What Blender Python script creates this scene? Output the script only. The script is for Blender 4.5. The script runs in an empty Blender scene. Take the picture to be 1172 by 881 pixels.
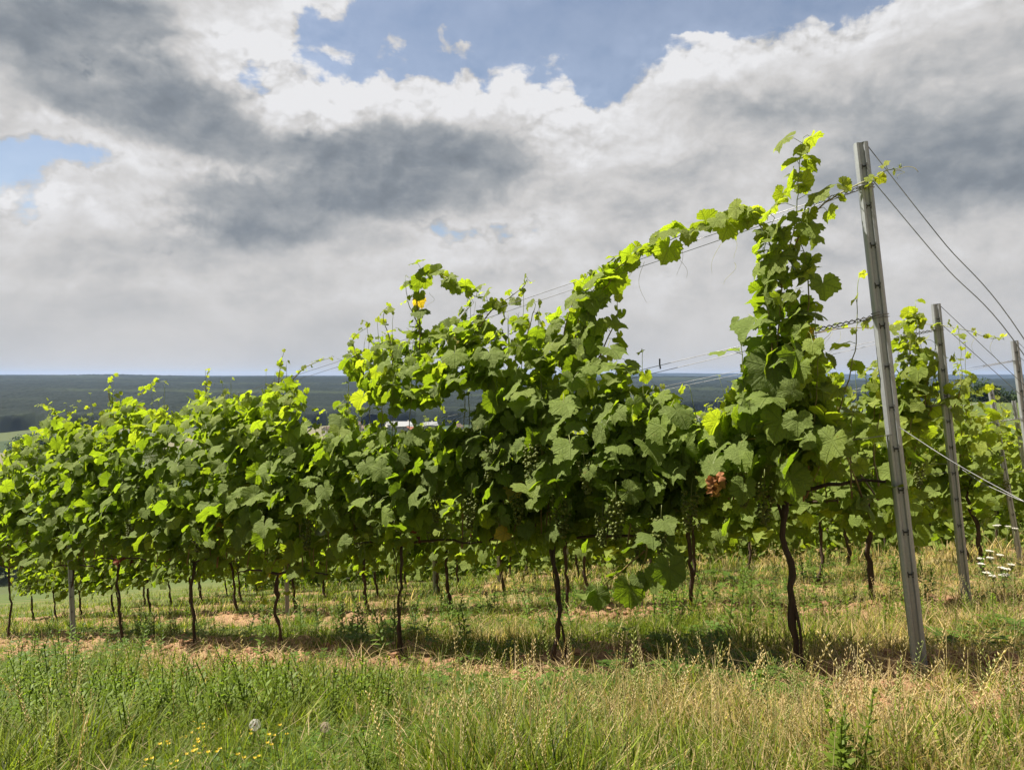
import bpy, math, random
import numpy as np
from mathutils import Vector, Matrix
rad = math.radians
random.seed(7); R = np.random.default_rng(11)
SC = bpy.context.scene; COL = SC.collection

# ---------------------------------------------------------------- camera
FPX = 850.0
cam = bpy.data.objects.new('camera', bpy.data.cameras.new('camera')); COL.objects.link(cam)
cam.location = (0, 0, 0); cam.rotation_euler = (rad(90), 0, 0)
cam.data.sensor_width = 36; cam.data.lens = FPX / 1172 * 36
cam.data.shift_y = -10.5 / 1172
cam.data.clip_start = 0.05; cam.data.clip_end = 30000
SC.camera = cam
SC.view_settings.view_transform = 'Standard'; SC.view_settings.look = 'None'
SC.view_settings.gamma = 1; SC.view_settings.exposure = 1.42
SC.render.engine = 'CYCLES'
SC.cycles.use_denoising = True
SC.cycles.max_bounces = 7; SC.cycles.diffuse_bounces = 3; SC.cycles.glossy_bounces = 2
SC.cycles.transmission_bounces = 5; SC.cycles.transparent_max_bounces = 8; SC.cycles.volume_bounces = 0
SC.cycles.sample_clamp_indirect = 5

# ---------------------------------------------------------------- sun
SUN_EL, SUN_AZ = rad(58), rad(-76)       # azimuth from +Y, negative = left of the view
SUNV = Vector((math.cos(SUN_EL) * math.sin(SUN_AZ), math.cos(SUN_EL) * math.cos(SUN_AZ), math.sin(SUN_EL)))
sl = bpy.data.lights.new('sun', 'SUN'); sl.energy = 5.0; sl.angle = rad(0.55); sl.color = (1.0, 0.93, 0.80)
sun = bpy.data.objects.new('sun', sl); COL.objects.link(sun)
sun.rotation_euler = SUNV.to_track_quat('Z', 'Y').to_euler(); sun.location = (-10, 5, 30)

# ---------------------------------------------------------------- node helper
class NT:
    def __init__(s, tree): s.t = tree; s.n = tree.nodes; s.l = tree.links
    def new(s, typ, **kw):
        n = s.n.new(typ)
        for k, v in kw.items(): setattr(n, k, v)
        return n
    def put(s, sock, v):
        if hasattr(v, 'is_output') or isinstance(v, bpy.types.NodeSocket): s.l.new(v, sock)
        elif v is not None:
            if isinstance(v, (tuple, list)) and len(v) == 3 and sock.type == 'RGBA': v = (*v, 1)
            sock.default_value = v
    def m(s, op, a, b=None, c=None, clamp=False):
        n = s.new('ShaderNodeMath', operation=op, use_clamp=clamp)
        for i, v in enumerate((a, b, c)):
            if v is not None: s.put(n.inputs[i], v)
        return n.outputs[0]
    def vm(s, op, a, b=None, out=0):
        n = s.new('ShaderNodeVectorMath', operation=op)
        s.put(n.inputs[0], a)
        if b is not None:
            s.put(n.inputs[3 if op == 'SCALE' else 1], b)
        return n.outputs[out]
    def noise(s, vec, scale, detail=3, rough=.5, dist=0., out='Fac', lac=2.0):
        n = s.new('ShaderNodeTexNoise')
        if vec is not None: s.put(n.inputs['Vector'], vec)
        n.inputs['Scale'].default_value = scale; n.inputs['Detail'].default_value = detail
        n.inputs['Roughness'].default_value = rough; n.inputs['Distortion'].default_value = dist
        n.inputs['Lacunarity'].default_value = lac
        return n.outputs[out]
    def mix(s, f, a, b, mode='MIX'):
        n = s.new('ShaderNodeMix', data_type='RGBA', blend_type=mode)
        s.put(n.inputs[0], f); s.put(n.inputs[6], a); s.put(n.inputs[7], b)
        return n.outputs[2]
    def ss(s, v, a, b, lo=0., hi=1.):
        n = s.new('ShaderNodeMapRange', interpolation_type='SMOOTHSTEP')
        s.put(n.inputs[0], v); s.put(n.inputs[1], a); s.put(n.inputs[2], b); s.put(n.inputs[3], lo); s.put(n.inputs[4], hi)
        return n.outputs[0]
    def comb(s, x, y, z=0.):
        n = s.new('ShaderNodeCombineXYZ')
        for i, v in enumerate((x, y, z)): s.put(n.inputs[i], v)
        return n.outputs[0]

# ---------------------------------------------------------------- world: sky with broken cloud
world = bpy.data.worlds.new('World'); SC.world = world; world.use_nodes = True
W = NT(world.node_tree); W.n.clear()
tc = W.new('ShaderNodeTexCoord').outputs['Generated']
sep = W.new('ShaderNodeSeparateXYZ'); W.put(sep.inputs[0], tc)
az = W.m('ARCTAN2', sep.outputs[0], sep.outputs[1]); el = W.m('ARCSINE', sep.outputs[2])
P0 = W.comb(az, el)
w1 = W.vm('SUBTRACT', W.noise(P0, 4.5, 2, .5, out='Color'), (.5, .5, .5))
w2 = W.vm('SUBTRACT', W.noise(P0, 13.0, 9, .62, out='Color'), (.5, .5, .5))
PW = W.vm('ADD', W.vm('ADD', P0, W.vm('SCALE', w1, .06)), W.vm('SCALE', w2, .075))
PS = W.vm('ADD', W.vm('ADD', P0, W.vm('SCALE', w1, .06)), W.vm('SCALE', w2, .035))
def blobs(lst, P, inner=0.0, outer=1.6):
    tot = None
    for (x, y, rx, ry, a) in lst:
        u, v = (x - 586) / FPX, (430 - y) / FPX
        a0 = math.atan(u); e0 = math.atan(v * math.cos(a0))
        d = W.vm('MULTIPLY', W.vm('SUBTRACT', P, (a0, e0, 0)), (FPX / rx, FPX / ry, 0))
        g = W.ss(W.vm('LENGTH', d, out=1), inner, outer, a, 0.)
        tot = g if tot is None else W.m('ADD', tot, g)
    return tot
# openings of blue, small puffs inside them, grey cloud bases, sunlit heads
blue = blobs([(560, 28, 150, 54, 1.15), (690, 22, 140, 58, 1.1), (830, -2, 160, 34, 1.15), (440, 36, 80, 42, .9), (372, 84, 60, 30, .8), (684, 96, 34, 30, .8), (350, 20, 26, 30, .6), (250, 30, 30, 26, .5),
              (75, 192, 100, 26, .56), (15, 185, 60, 28, .4), (20, 240, 40, 14, .5), (575, 268, 80, 20, .60), (640, 330, 60, 10, .3), (1010, -15, 60, 14, .3), (290, 95, 26, 30, .55)], PW)
puff = blobs([(447, 48, 26, 14, .8), (505, 42, 36, 13, .8), (655, 52, 46, 14, .85), (600, 72, 60, 10, .5), (770, 40, 50, 9, .6), (540, 55, 30, 10, .5), (395, 62, 40, 14, .5), (100, 205, 50, 9, .5)], PW)
dark = blobs([(50, 36, 115, 48, 1.), (130, 20, 80, 50, .6), (210, 130, 110, 40, .95), (130, 120, 80, 34, .5), (500, 190, 140, 52, 1.1), (420, 175, 60, 30, .4), (340, 235, 150, 30, .8), (300, 270, 110, 18, .55), (320, 190, 70, 30, .45),
              (1110, 195, 170, 46, 1.0), (1010, 130, 170, 46, .45), (860, 120, 110, 30, .3), (760, 195, 90, 26, .3), (1050, 60, 120, 40, .25), (420, 320, 260, 14, .25), (120, 280, 160, 12, .2), (900, 290, 300, 22, .25), (1100, 320, 160, 14, .25)], PS)
brite = blobs([(110, 95, 60, 12, .5), (170, 75, 40, 16, .6), (345, 140, 55, 26, .7), (60, 140, 60, 12, .5), (440, 185, 10, 8, .5), (330, 75, 80, 60, .8), (250, 60, 50, 30, .5), (560, 105, 110, 34, .9), (430, 115, 70, 22, .7), (225, 190, 110, 12, .6), (780, 70, 100, 34, .7), (690, 150, 80, 40, .5), (640, 140, 50, 50, .5), (900, 30, 120, 24, .6), (1080, 10, 120, 20, .5), (40, 225, 60, 12, .6), (190, 245, 60, 20, .4), (560, 300, 160, 9, .35), (250, 330, 260, 9, .2)], PS)
PN = W.vm('MULTIPLY', W.vm('ADD', P0, W.vm('SCALE', w1, .05)), (1.0, 1.35, 1.0))
def billow(vec, sc, det=3.):
    n = W.new('ShaderNodeTexVoronoi', feature='F1', voronoi_dimensions='2D'); W.put(n.inputs['Vector'], vec); n.inputs['Scale'].default_value = sc
    n.inputs['Detail'].default_value = det; n.inputs['Roughness'].default_value = .55; n.inputs['Lacunarity'].default_value = 2.2; n.normalize = True
    return W.m('SUBTRACT', 1., n.outputs['Distance'])
PB = W.vm('ADD', PN, W.vm('SCALE', w2, .05))
b1 = billow(PB, 11.); b1o = billow(W.vm('ADD', PB, (-.004, .012, 0)), 11.)
f1 = W.noise(PN, 6.0, 10, .56)
f1o = W.noise(W.vm('ADD', PN, (-.010, .034, 0)), 6.0, 10, .56)
f2 = W.noise(W.vm('ADD', PN, (3.1, 1.7, 0)), 3.4, 5, .5)
f3 = W.noise(W.vm('MULTIPLY', P0, (1., 2.2, 1)), 22.0, 8, .62)
cov = W.m('ADD', W.m('ADD', W.m('MULTIPLY', f1, 1.5), W.m('MULTIPLY', f3, .9)), -.36)
cov = W.m('ADD', W.m('ADD', W.m('SUBTRACT', cov, W.m('MULTIPLY', blue, 1.15)), puff), W.m('MULTIPLY', W.m('SUBTRACT', b1, .66), 1.5))
cover = W.ss(cov, .06, .36)
rim = W.m('MULTIPLY', W.ss(cov, .30, .50), W.ss(cov, .95, .50))
relief = W.m('ADD', W.m('ADD', W.m('MULTIPLY', W.m('SUBTRACT', f1, f1o), 1.1), W.m('MULTIPLY', W.m('ADD', .12, W.m('MULTIPLY', brite, .8)), W.m('ADD', W.m('MULTIPLY', W.m('SUBTRACT', b1, b1o), 1.6), W.m('MULTIPLY', W.m('SUBTRACT', b1, .66), .7)))), W.m('MULTIPLY', W.m('SUBTRACT', f1, .5), .35))
tone = W.m('ADD', .70, W.m('ADD', W.m('MULTIPLY', brite, .25), W.m('MULTIPLY', rim, .12)))
darkm = W.ss(W.m('ADD', W.m('MINIMUM', dark, 1.1), W.m('ADD', W.m('MULTIPLY', W.m('SUBTRACT', f1, .5), 1.3), W.m('MULTIPLY', W.m('SUBTRACT', b1, .66), -.7))), .15, .85)
tone = W.m('SUBTRACT', tone, W.m('MULTIPLY', darkm, W.m('ADD', .34, W.m('MULTIPLY', f2, .16))))
tone = W.m('ADD', tone, relief)
hz = W.ss(el, -.02, .22)                      # contrast fades towards the horizon
tone = W.m('ADD', W.m('MULTIPLY', tone, hz), W.m('MULTIPLY', W.m('SUBTRACT', 1., hz), W.m('ADD', .68, W.m('MULTIPLY', W.m('SUBTRACT', f2, .5), .38))))
ramp = W.new('ShaderNodeValToRGB'); W.put(ramp.inputs[0], tone)
cr = ramp.color_ramp; cr.elements[0].position = .0; cr.elements[0].color = (.16, .182, .21, 1)
cr.elements[1].position = 1.; cr.elements[1].color = (.80, .80, .815, 1)
for p_, c_ in ((.25, (.24, .268, .302)), (.5, (.40, .415, .43)), (.72, (.60, .592, .585))):
    e = cr.elements.new(p_); e.color = (*c_, 1)
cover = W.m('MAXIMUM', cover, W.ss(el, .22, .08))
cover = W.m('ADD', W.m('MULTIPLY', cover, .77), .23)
away = W.ss(sep.outputs[1], -.35, .30, .50, 1.)      # dimming added to clouds overhead and behind the camera, to cut ambient fill
nish = W.new('ShaderNodeTexSky', sky_type='NISHITA'); nish.sun_disc = False
nish.sun_elevation = SUN_EL; nish.sun_rotation = SUN_AZ; nish.dust_density = 1.5; nish.air_density = 1.0; nish.altitude = 250
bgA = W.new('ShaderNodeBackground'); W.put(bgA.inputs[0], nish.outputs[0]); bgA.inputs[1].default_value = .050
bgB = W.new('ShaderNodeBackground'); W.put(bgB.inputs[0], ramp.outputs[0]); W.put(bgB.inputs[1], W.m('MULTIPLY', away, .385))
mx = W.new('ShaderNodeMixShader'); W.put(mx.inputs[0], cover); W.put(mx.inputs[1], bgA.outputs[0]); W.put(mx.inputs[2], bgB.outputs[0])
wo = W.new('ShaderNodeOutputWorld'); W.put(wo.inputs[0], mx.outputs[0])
world.cycles.sampling_method = 'MANUAL'; world.cycles.sample_map_resolution = 512

# ---------------------------------------------------------------- tagging and mesh helpers
def tag(o, label=None, cat=None, group=None, kind=None):
    if label: o['label'] = label
    if cat: o['category'] = cat
    if group: o['group'] = group
    if kind: o['kind'] = kind
    return o
def empty(name, loc, rz=0.):
    o = bpy.data.objects.new(name, None); COL.objects.link(o); o.location = loc; o.rotation_euler = (0, 0, rz); o.empty_display_size = .1
    return o
class MB:
    """collects triangles; col = per-vertex RGB (the thing's own colour), uv = per-vertex leaf coordinates"""
    def __init__(s): s.V = []; s.F = []; s.C = []; s.U = []; s.n = 0
    def add(s, V, F, C=(1, 1, 1), U=None):
        V = np.asarray(V, float).reshape(-1, 3); F = np.asarray(F, int).reshape(-1, 3)
        s.V.append(V); s.F.append(F + s.n); s.n += len(V)
        C = np.asarray(C, float)
        s.C.append(np.broadcast_to(C, (len(V), 3)) if C.ndim == 1 else C)
        s.U.append(np.zeros((len(V), 2)) if U is None else U)
    def mesh(s, name, mats, smooth=True):
        V = np.concatenate(s.V); F = np.concatenate(s.F); C = np.concatenate(s.C); U = np.concatenate(s.U)
        me = bpy.data.meshes.new(name)
        me.vertices.add(len(V)); me.vertices.foreach_set('co', V.astype(np.float32).ravel())
        me.loops.add(F.size); me.loops.foreach_set('vertex_index', F.astype(np.int32).ravel())
        me.polygons.add(len(F)); me.polygons.foreach_set('loop_start', np.arange(0, F.size, 3, dtype=np.int32))
        me.polygons.foreach_set('loop_total', np.full(len(F), 3, np.int32))
        me.polygons.foreach_set('use_smooth', np.full(len(F), smooth))
        at = me.attributes.new('tint', 'FLOAT_COLOR', 'POINT')
        at.data.foreach_set('color', np.c_[C, np.ones(len(C))].astype(np.float32).ravel())
        uv = me.uv_layers.new(name='UVMap'); uv.data.foreach_set('uv', U[F.ravel()].astype(np.float32).ravel())
        me.update(calc_edges=True)
        me.materials.append(mats)
        return me
    def build(s, name, mat, parent=None, smooth=True):
        o = bpy.data.objects.new(name, s.mesh(name, mat, smooth)); COL.objects.link(o)
        if parent is not None: o.parent = parent
        return o
def link_mesh(name, me, parent=None, loc=None):
    o = bpy.data.objects.new(name, me); COL.objects.link(o)
    if parent is not None: o.parent = parent
    if loc is not None: o.location = loc
    return o
def nrm(a): return a / (np.linalg.norm(a, axis=-1, keepdims=True) + 1e-9)
def tube(mb, pts, r, sides=6, col=(1, 1, 1), rough=0., cap=True):
    pts = np.asarray(pts, float); n = len(pts); r = np.broadcast_to(np.asarray(r, float), (n,))
    T = nrm(np.gradient(pts, axis=0))
    ref = np.array([0, 0, 1.]) if abs(T[:, 2]).mean() < .8 else np.array([1., 0, 0])
    A = nrm(np.cross(T, ref)); B = np.cross(T, A)
    a = np.linspace(0, 2 * np.pi, sides, endpoint=False)
    rr = r[:, None] * (1 + rough * R.uniform(-1, 1, (n, sides)))
    V = pts[:, None] + rr[..., None] * (np.cos(a)[None, :, None] * A[:, None] + np.sin(a)[None, :, None] * B[:, None])
    V = V.reshape(-1, 3)
    i = np.arange(n - 1)[:, None] * sides; j = np.arange(sides)[None]; k = (j + 1) % sides
    F = np.stack([np.stack([i + j, i + k, i + sides + k], -1), np.stack([i + j, i + sides + k, i + sides + j], -1)], 2).reshape(-1, 3)
    if cap:
        V = np.concatenate([V, pts[:1], pts[-1:]]); c0, c1 = n * sides, n * sides + 1
        e = (n - 1) * sides; jj = np.arange(sides); kk = (jj + 1) % sides
        F = np.concatenate([F, np.stack([kk, jj, np.full(sides, c0)], -1), np.stack([e + jj, e + kk, np.full(sides, c1)], -1)])
    U = np.zeros((len(V), 2))
    mb.add(V, F, col, U)
def spline(pts, n):
    pts = np.asarray(pts, float); m = len(pts)
    if m < 3:
        t = np.linspace(0, 1, n)[:, None]; return pts[0] * (1 - t) + pts[-1] * t
    P = np.concatenate([[2 * pts[0] - pts[1]], pts, [2 * pts[-1] - pts[-2]]])
    u = np.linspace(0, m - 1 - 1e-6, n); i = u.astype(int); f = (u - i)[:, None]
    a, b, c, d = P[i], P[i + 1], P[i + 2], P[i + 3]
    return .5 * ((2 * b) + (-a + c) * f + (2 * a - 5 * b + 4 * c - d) * f ** 2 + (-a + 3 * b - 3 * c + d) * f ** 3)
def scatter(mb, tmpl, pos, X, Y, Z, S, col):
    """tmpl=(V,F,U); instance frames given by column vectors X,Y,Z, scale S, colours col (N,3)"""
    V, F, U = tmpl; N = len(pos)
    S = np.asarray(S, float).reshape(-1, 1, 1)
    P = pos[:, None] + S * (V[None, :, 0:1] * X[:, None] + V[None, :, 1:2] * Y[:, None] + V[None, :, 2:3] * Z[:, None])
    FF = (F[None] + (np.arange(N) * len(V))[:, None, None]).reshape(-1, 3)
    mb.add(P.reshape(-1, 3), FF, np.repeat(col, len(V), 0), np.tile(U, (N, 1)))
# value noise
_L = R.random((256, 256))
def vnoise(x, y):
    xi = np.floor(x).astype(int); yi = np.floor(y).astype(int); fx = x - xi; fy = y - yi
    fx = fx * fx * (3 - 2 * fx); fy = fy * fy * (3 - 2 * fy)
    g = lambda a, b: _L[a & 255, b & 255]
    return (g(xi, yi) * (1 - fx) + g(xi + 1, yi) * fx) * (1 - fy) + (g(xi, yi + 1) * (1 - fx) + g(xi + 1, yi + 1) * fx) * fy
def fbm(x, y, o=4):
    s = 0; a = .5; t = 0
    for k in range(o): s = s + a * vnoise(x * 2 ** k + 17.3 * k, y * 2 ** k + 9.1 * k); t += a; a *= .5
    return s / t
def sstep(x, a, b):
    t = np.clip((x - a) / (b - a), 0, 1); return t * t * (3 - 2 * t)

# ---------------------------------------------------------------- place: rows and terrain
DIR = np.array([-.767, .641]); NRM = np.array([.641, .767])       # along a row (downhill), across the rows (away)
ENDS = [(1.60, 2.92), (2.87, 4.70), (4.44, 6.20), (5.60, 8.05)]
while len(ENDS) < 10: ENDS.append((ENDS[-1][0] + 1.33, ENDS[-1][1] + 1.74))
ENDS = [np.array(e) for e in ENDS]
CS = [float(NRM @ e) for e in ENDS]                                # row offsets
def ground0(x, y):
    x = np.asarray(x, float); y = np.asarray(y, float)
    yy = np.where(y > 2, y, 2 + (y - 2) * .2); xx = np.clip(x, -300, 300)
    z = -.70 + .0905 * xx - .226 * yy
    z = np.where(z < -42, -42 - 6 * (1 - np.exp((z + 42) / 6)), z)
    D = np.hypot(x, y); u = x / np.maximum(y, .5)
    w = sstep(u, .15, .55) * sstep(D, 17, 45)
    right = np.interp(D, [15, 60, 110, 200, 400, 700], [-3.6, -4.2, -3.3, -7, -36, -47])
    z = z * (1 - w) + right * w
    ridge = np.interp(D, [0, 690, 900, 1600, 2700, 3400, 9000], [0, 0, 6, 20, 35, 30, 26])
    return z + ridge * sstep(y, 300, 700) * (1 - .24 * sstep(u, .05, .35))
def rowdist(x, y):
    p = NRM[0] * x + NRM[1] * y
    d = np.full(np.shape(p), 9.)
    for c in CS: d = np.minimum(d, abs(p - c))
    return d
def soilmask(x, y):
    """bare worked soil in the strips under the vines, patchy"""
    d = rowdist(x, y)
    n = fbm(x * 1.7 + 5, y * 1.7, 4)
    s = np.clip(1.45 - d / .55 + (n - .5) * 3.8, 0, 1) * np.where((NRM[0] * x + NRM[1] * y) > CS[2] - .6, .55, 1)
    t = np.clip(fbm(x * 1.1 + 31, y * 1.1 + 3, 3) * 3.2 - 1.75, 0, 1) * .7     # odd bare patches in the alleys
    front = (NRM[0] * x + NRM[1] * y) < CS[0] - .55
    return np.clip(np.maximum(s, np.where(front, t * .75, t * .6)), 0, 1)
def ground(x, y):
    z = ground0(x, y)
    D = np.hypot(x, y); k = 1 - sstep(D, 25, 45)
    m = soilmask(x, y)
    z = z + k * ((fbm(x * .8, y * .8, 3) - .5) * .10 + m * ((fbm(x * 7, y * 7, 4) - .45) * .16 + .02) + (fbm(x * 6 + 9, y * 6, 3) - .5) * .03)
    return z
def on_row(k, t, q=0.):
    e = ENDS[k]; p = e + DIR * t + NRM * q; return float(p[0]), float(p[1])
def px_row(k, x, y, q=0.):
    """where the sight line through a photo pixel meets the upright plane of vine row k"""
    u, v = (x - 586) / FPX, (430 - y) / FPX
    s = (CS[k] + q) / (NRM[0] * u + NRM[1]); return np.array([s * u, s, s * v])

def build_terrain():
    af = np.linspace(-rad(48), rad(48), 620); ab = np.linspace(rad(48), rad(312), 90)[1:-1]
    A = np.concatenate([af, ab]); na = len(A)
    r = [.25]
    while r[-1] < 14: r.append(r[-1] * 1.0085 + .001)
    while r[-1] < 9000: r.append(r[-1] * 1.035)
    r = np.array(r); nr = len(r)
    rr, aa = np.meshgrid(r, A, indexing='ij')
    x = rr * np.sin(aa); y = rr * np.cos(aa); z = ground(x, y)
    V = np.stack([x, y, z], -1).reshape(-1, 3)
    i = np.arange(nr - 1)[:, None] * na; j = np.arange(na)[None]; k = (j + 1) % na
    F = np.stack([np.stack([i + j, i + na + j, i + na + k], -1), np.stack([i + j, i + na + k, i + k], -1)], 2).reshape(-1, 3)
    V = np.concatenate([V, [[0, 0, ground(0., 0.)]]]); c = len(V) - 1
    jj = np.arange(na); F = np.concatenate([F, np.stack([jj, (jj + 1) % na, np.full(na, c)], -1)])
    F = F[:, ::-1]
    # tint.r = soil, tint.g = dryness, tint.b = far farmland pattern
    X, Y = V[:, 0], V[:, 1]
    C = np.stack([soilmask(X, Y), dryness(X, Y), np.clip(sstep(np.hypot(X, Y), 30, 60), 0, 1)], -1)
    mb = MB(); mb.add(V, F, C); return mb
def dryness(x, y):
    p = NRM[0] * x + NRM[1] * y
    n = fbm(x * .9 + 2, y * .9 + 40, 4)
    d = .34 + (n - .5) * 2.6 + .10 * np.clip(x, -3, 4) - np.where(p > CS[0] + .5, .10, 0)
    d = d + .16 * sstep(x, .2, 1.2) - .10 * (x < -.2)
    lush = np.exp(-((x + 1.7) ** 2 / 1.6 + (y - 2.7) ** 2 / .6)) * .6
    return np.clip(d - lush, 0, 1)

# ---------------------------------------------------------------- materials
def mat(name):
    m = bpy.data.materials.new(name); m.use_nodes = True; t = NT(m.node_tree); t.n.clear()
    o = t.new('ShaderNodeOutputMaterial'); return m, t, o
def bsdf(t, col, rough=.6, spec=.5, metal=0., normal=None):
    b = t.new('ShaderNodeBsdfPrincipled'); t.put(b.inputs['Base Color'], col); t.put(b.inputs['Roughness'], rough)
    t.put(b.inputs['Specular IOR Level'], spec); t.put(b.inputs['Metallic'], metal)
    if normal is not None: t.put(b.inputs['Normal'], normal)
    return b
def bump(t, h, strength=.5, dist=.01):
    b = t.new('ShaderNodeBump'); t.put(b.inputs['Height'], h); b.inputs['Strength'].default_value = strength; b.inputs['Distance'].default_value = dist
    return b.outputs[0]
def attr(t, name='tint'):
    a = t.new('ShaderNodeAttribute', attribute_name=name); return a.outputs['Color']
def posn(t): return t.new('ShaderNodeNewGeometry').outputs['Position']
def objc(t): return t.new('ShaderNodeTexCoord').outputs['Object']

def m_ground():
    m, t, o = mat('soil and turf'); P = posn(t)
    s = t.new('ShaderNodeSeparateColor'); t.put(s.inputs[0], attr(t))
    n1 = t.noise(P, 9, 6, .6); n2 = t.noise(P, 55, 5, .65); n3 = t.noise(P, 2.2, 3, .5)
    soil = t.mix(n1, (.10, .052, .028), (.26, .155, .085)); soil = t.mix(t.ss(n2, .35, .75), soil, (.33, .21, .13))
    litter = t.mix(n2, (.16, .13, .06), (.32, .26, .13))
    green = t.mix(n1, (.045, .060, .018), (.10, .12, .035))
    turf = t.mix(t.ss(t.m('ADD', s.outputs[1], t.m('MULTIPLY', t.m('SUBTRACT', n2, .5), .9)), .2, .8), green, litter)
    near = t.mix(t.ss(s.outputs[0], .2, .6), turf, soil); pl = t.vm('LENGTH', P, out=1); near = t.mix(t.ss(pl, 16, 30, 0., .8), near, (.085, .105, .030))
    # far: fields in strips
    fs = t.vm('MULTIPLY', P, (.012, .004, 0)); v = t.new('ShaderNodeTexVoronoi', feature='F1'); t.put(v.inputs['Vector'], fs); v.inputs['Scale'].default_value = 1.3
    sc = t.new('ShaderNodeSeparateColor'); t.put(sc.inputs[0], v.outputs['Color'])
    rows = t.m('SINE', t.m('MULTIPLY', t.vm('DOT_PRODUCT', P, (.641, .767, 0), out=1), 2.9))
    vine = t.mix(t.ss(t.m('ADD', rows, t.m('MULTIPLY', n1, 1.2)), -.2, 1.0), (.10, .10, .04), (.035, .075, .012))
    fld = t.mix(t.ss(sc.outputs[0], .45, .5), (.030, .048, .018), (.060, .075, .028)); fld = t.mix(t.ss(sc.outputs[1], .7, .75), fld, (.13, .12, .075))
    sp = t.new('ShaderNodeSeparateXYZ'); t.put(sp.inputs[0], P)
    far = t.mix(t.ss(sp.outputs[2], -40, -30), fld, vine)
    col = t.mix(s.outputs[2], near, far)
    t.put(o.inputs[0], bsdf(t, col, .95, .15, normal=bump(t, t.m('ADD', n1, t.m('MULTIPLY', n2, .6)), .7, .03)).outputs[0]); return m
def m_leaf():
    m, t, o = mat('vine leaf')
    uvn = t.new('ShaderNodeUVMap', uv_map='UVMap').outputs[0]
    x0 = t.new('ShaderNodeSeparateXYZ'); t.put(x0.inputs[0], uvn); ux, uy = x0.outputs[0], x0.outputs[1]
    vein = None; side = None
    ax = t.m('ABSOLUTE', ux)
    for a in (0, 55, 115):
        ca, sa = math.cos(rad(a)), math.sin(rad(a))
        al = t.m('ADD', t.m('MULTIPLY', uy, ca), t.m('MULTIPLY', ax, sa))
        pr = t.m('ABSOLUTE', t.m('SUBTRACT', t.m('MULTIPLY', ax, ca), t.m('MULTIPLY', uy, sa)))
        pr = t.m('ADD', pr, t.m('MULTIPLY', t.m('LESS_THAN', al, 0), 1.))
        v = t.ss(pr, .012, .045, 1., 0.)
        w = t.m('SINE', t.m('MULTIPLY', t.m('SUBTRACT', al, t.m('MULTIPLY', pr, .75)), 38))
        w = t.m('MULTIPLY', t.ss(w, .72, 1.), t.ss(pr, .32, .25))
        v = t.m('MAXIMUM', v, t.m('MULTIPLY', w, .55)); vein = v if vein is None else t.m('MAXIMUM', vein, v)
    n = t.noise(t.vm('ADD', uvn, t.vm('SCALE', posn(t), 3.)), 5, 3, .6)
    g = t.new('ShaderNodeNewGeometry'); back = g.outputs['Backfacing']
    c = attr(t)
    top = t.mix(t.m('MULTIPLY', n, .5), c, (.035, .05, .006)); top = t.mix(t.m('MULTIPLY', vein, .40), top, (.22, .25, .06))
    under = t.mix(.5, c, (.15, .19, .055))
    spot = t.ss(t.noise(posn(t), 34, 3, .6), .66, .74); col = t.mix(back, top, under); col = t.mix(t.m('MULTIPLY', spot, .6), col, (.20, .15, .04))
    nb = bump(t, t.m('SUBTRACT', t.m('MULTIPLY', n, .8), t.m('MULTIPLY', vein, .5)),   .8, .008)
    b = bsdf(t, col, t.mix(back, (.40,) * 3, (.75,) * 3), .30, normal=nb)
    tr = t.new('ShaderNodeBsdfTranslucent'); t.put(tr.inputs[0], t.mix(t.m('MULTIPLY', vein, .45), t.mix(1., c, (2.6, 2.65, .9), 'MULTIPLY'), (.06, .12, .01))); t.put(tr.inputs[1], nb)
    ms = t.new('ShaderNodeMixShader'); ms.inputs[0].default_value = .45; t.put(ms.inputs[1], b.outputs[0]); t.put(ms.inputs[2], tr.outputs[0])
    t.put(o.inputs[0], ms.outputs[0]); return m
def m_tint(name, rough=.6, spec=.3, trans=0., mul=(1, 1, 1), nscale=60, namt=.35, tmul=(1.8, 1.9, .8), bmp=0.):
    m, t, o = mat(name); c = attr(t); n = t.noise(objc(t), nscale, 3, .6)
    col = t.mix(t.m('MULTIPLY', n, namt), c, (.02, .018, .01)); col = t.mix(1., col, mul, 'MULTIPLY')
    b = bsdf(t, col, rough, spec, normal=bump(t, n, bmp, .01) if bmp else None)
    if trans:
        tr = t.new('ShaderNodeBsdfTranslucent'); t.put(tr.inputs[0], t.mix(1., c, tmul, 'MULTIPLY'))
        ms = t.new('ShaderNodeMixShader'); ms.inputs[0].default_value = trans; t.put(ms.inputs[1], b.outputs[0]); t.put(ms.inputs[2], tr.outputs[0])
        t.put(o.inputs[0], ms.outputs[0])
    else: t.put(o.inputs[0], b.outputs[0])
    return m
def m_bark():
    m, t, o = mat('vine bark'); P = t.vm('MULTIPLY', objc(t), (1, 1, .16))
    n = t.noise(P, 120, 6, .65); n2 = t.noise(objc(t), 14, 3, .5)
    col = t.mix(n, (.018, .012, .009), (.10, .068, .050)); col = t.mix(t.ss(n2, .5, .8), col, (.085, .068, .055))
    t.put(o.inputs[0], bsdf(t, col, .9, .2, normal=bump(t, n, .9, .012)).outputs[0]); return m
def m_zinc():
    m, t, o = mat('galvanised steel'); P = objc(t)
    v = t.new('ShaderNodeTexVoronoi'); t.put(v.inputs['Vector'], P); v.inputs['Scale'].default_value = 90
    n = t.noise(t.vm('MULTIPLY', P, (1, 1, .12)), 30, 5, .6); n2 = t.noise(P, 5, 4, .6)
    col = t.mix(n, (.21, .225, .25), (.38, .405, .445)); col = t.mix(t.m('MULTIPLY', v.outputs['Distance'], .35), col, (.46, .47, .48))
    col = t.mix(t.ss(n2, .55, .8), col, (.24, .245, .25))
    t.put(o.inputs[0], bsdf(t, col, t.m('ADD', .42, t.m('MULTIPLY', n, .3)), .5, .55, normal=bump(t, n, .15, .003)).outputs[0]); return m
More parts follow.
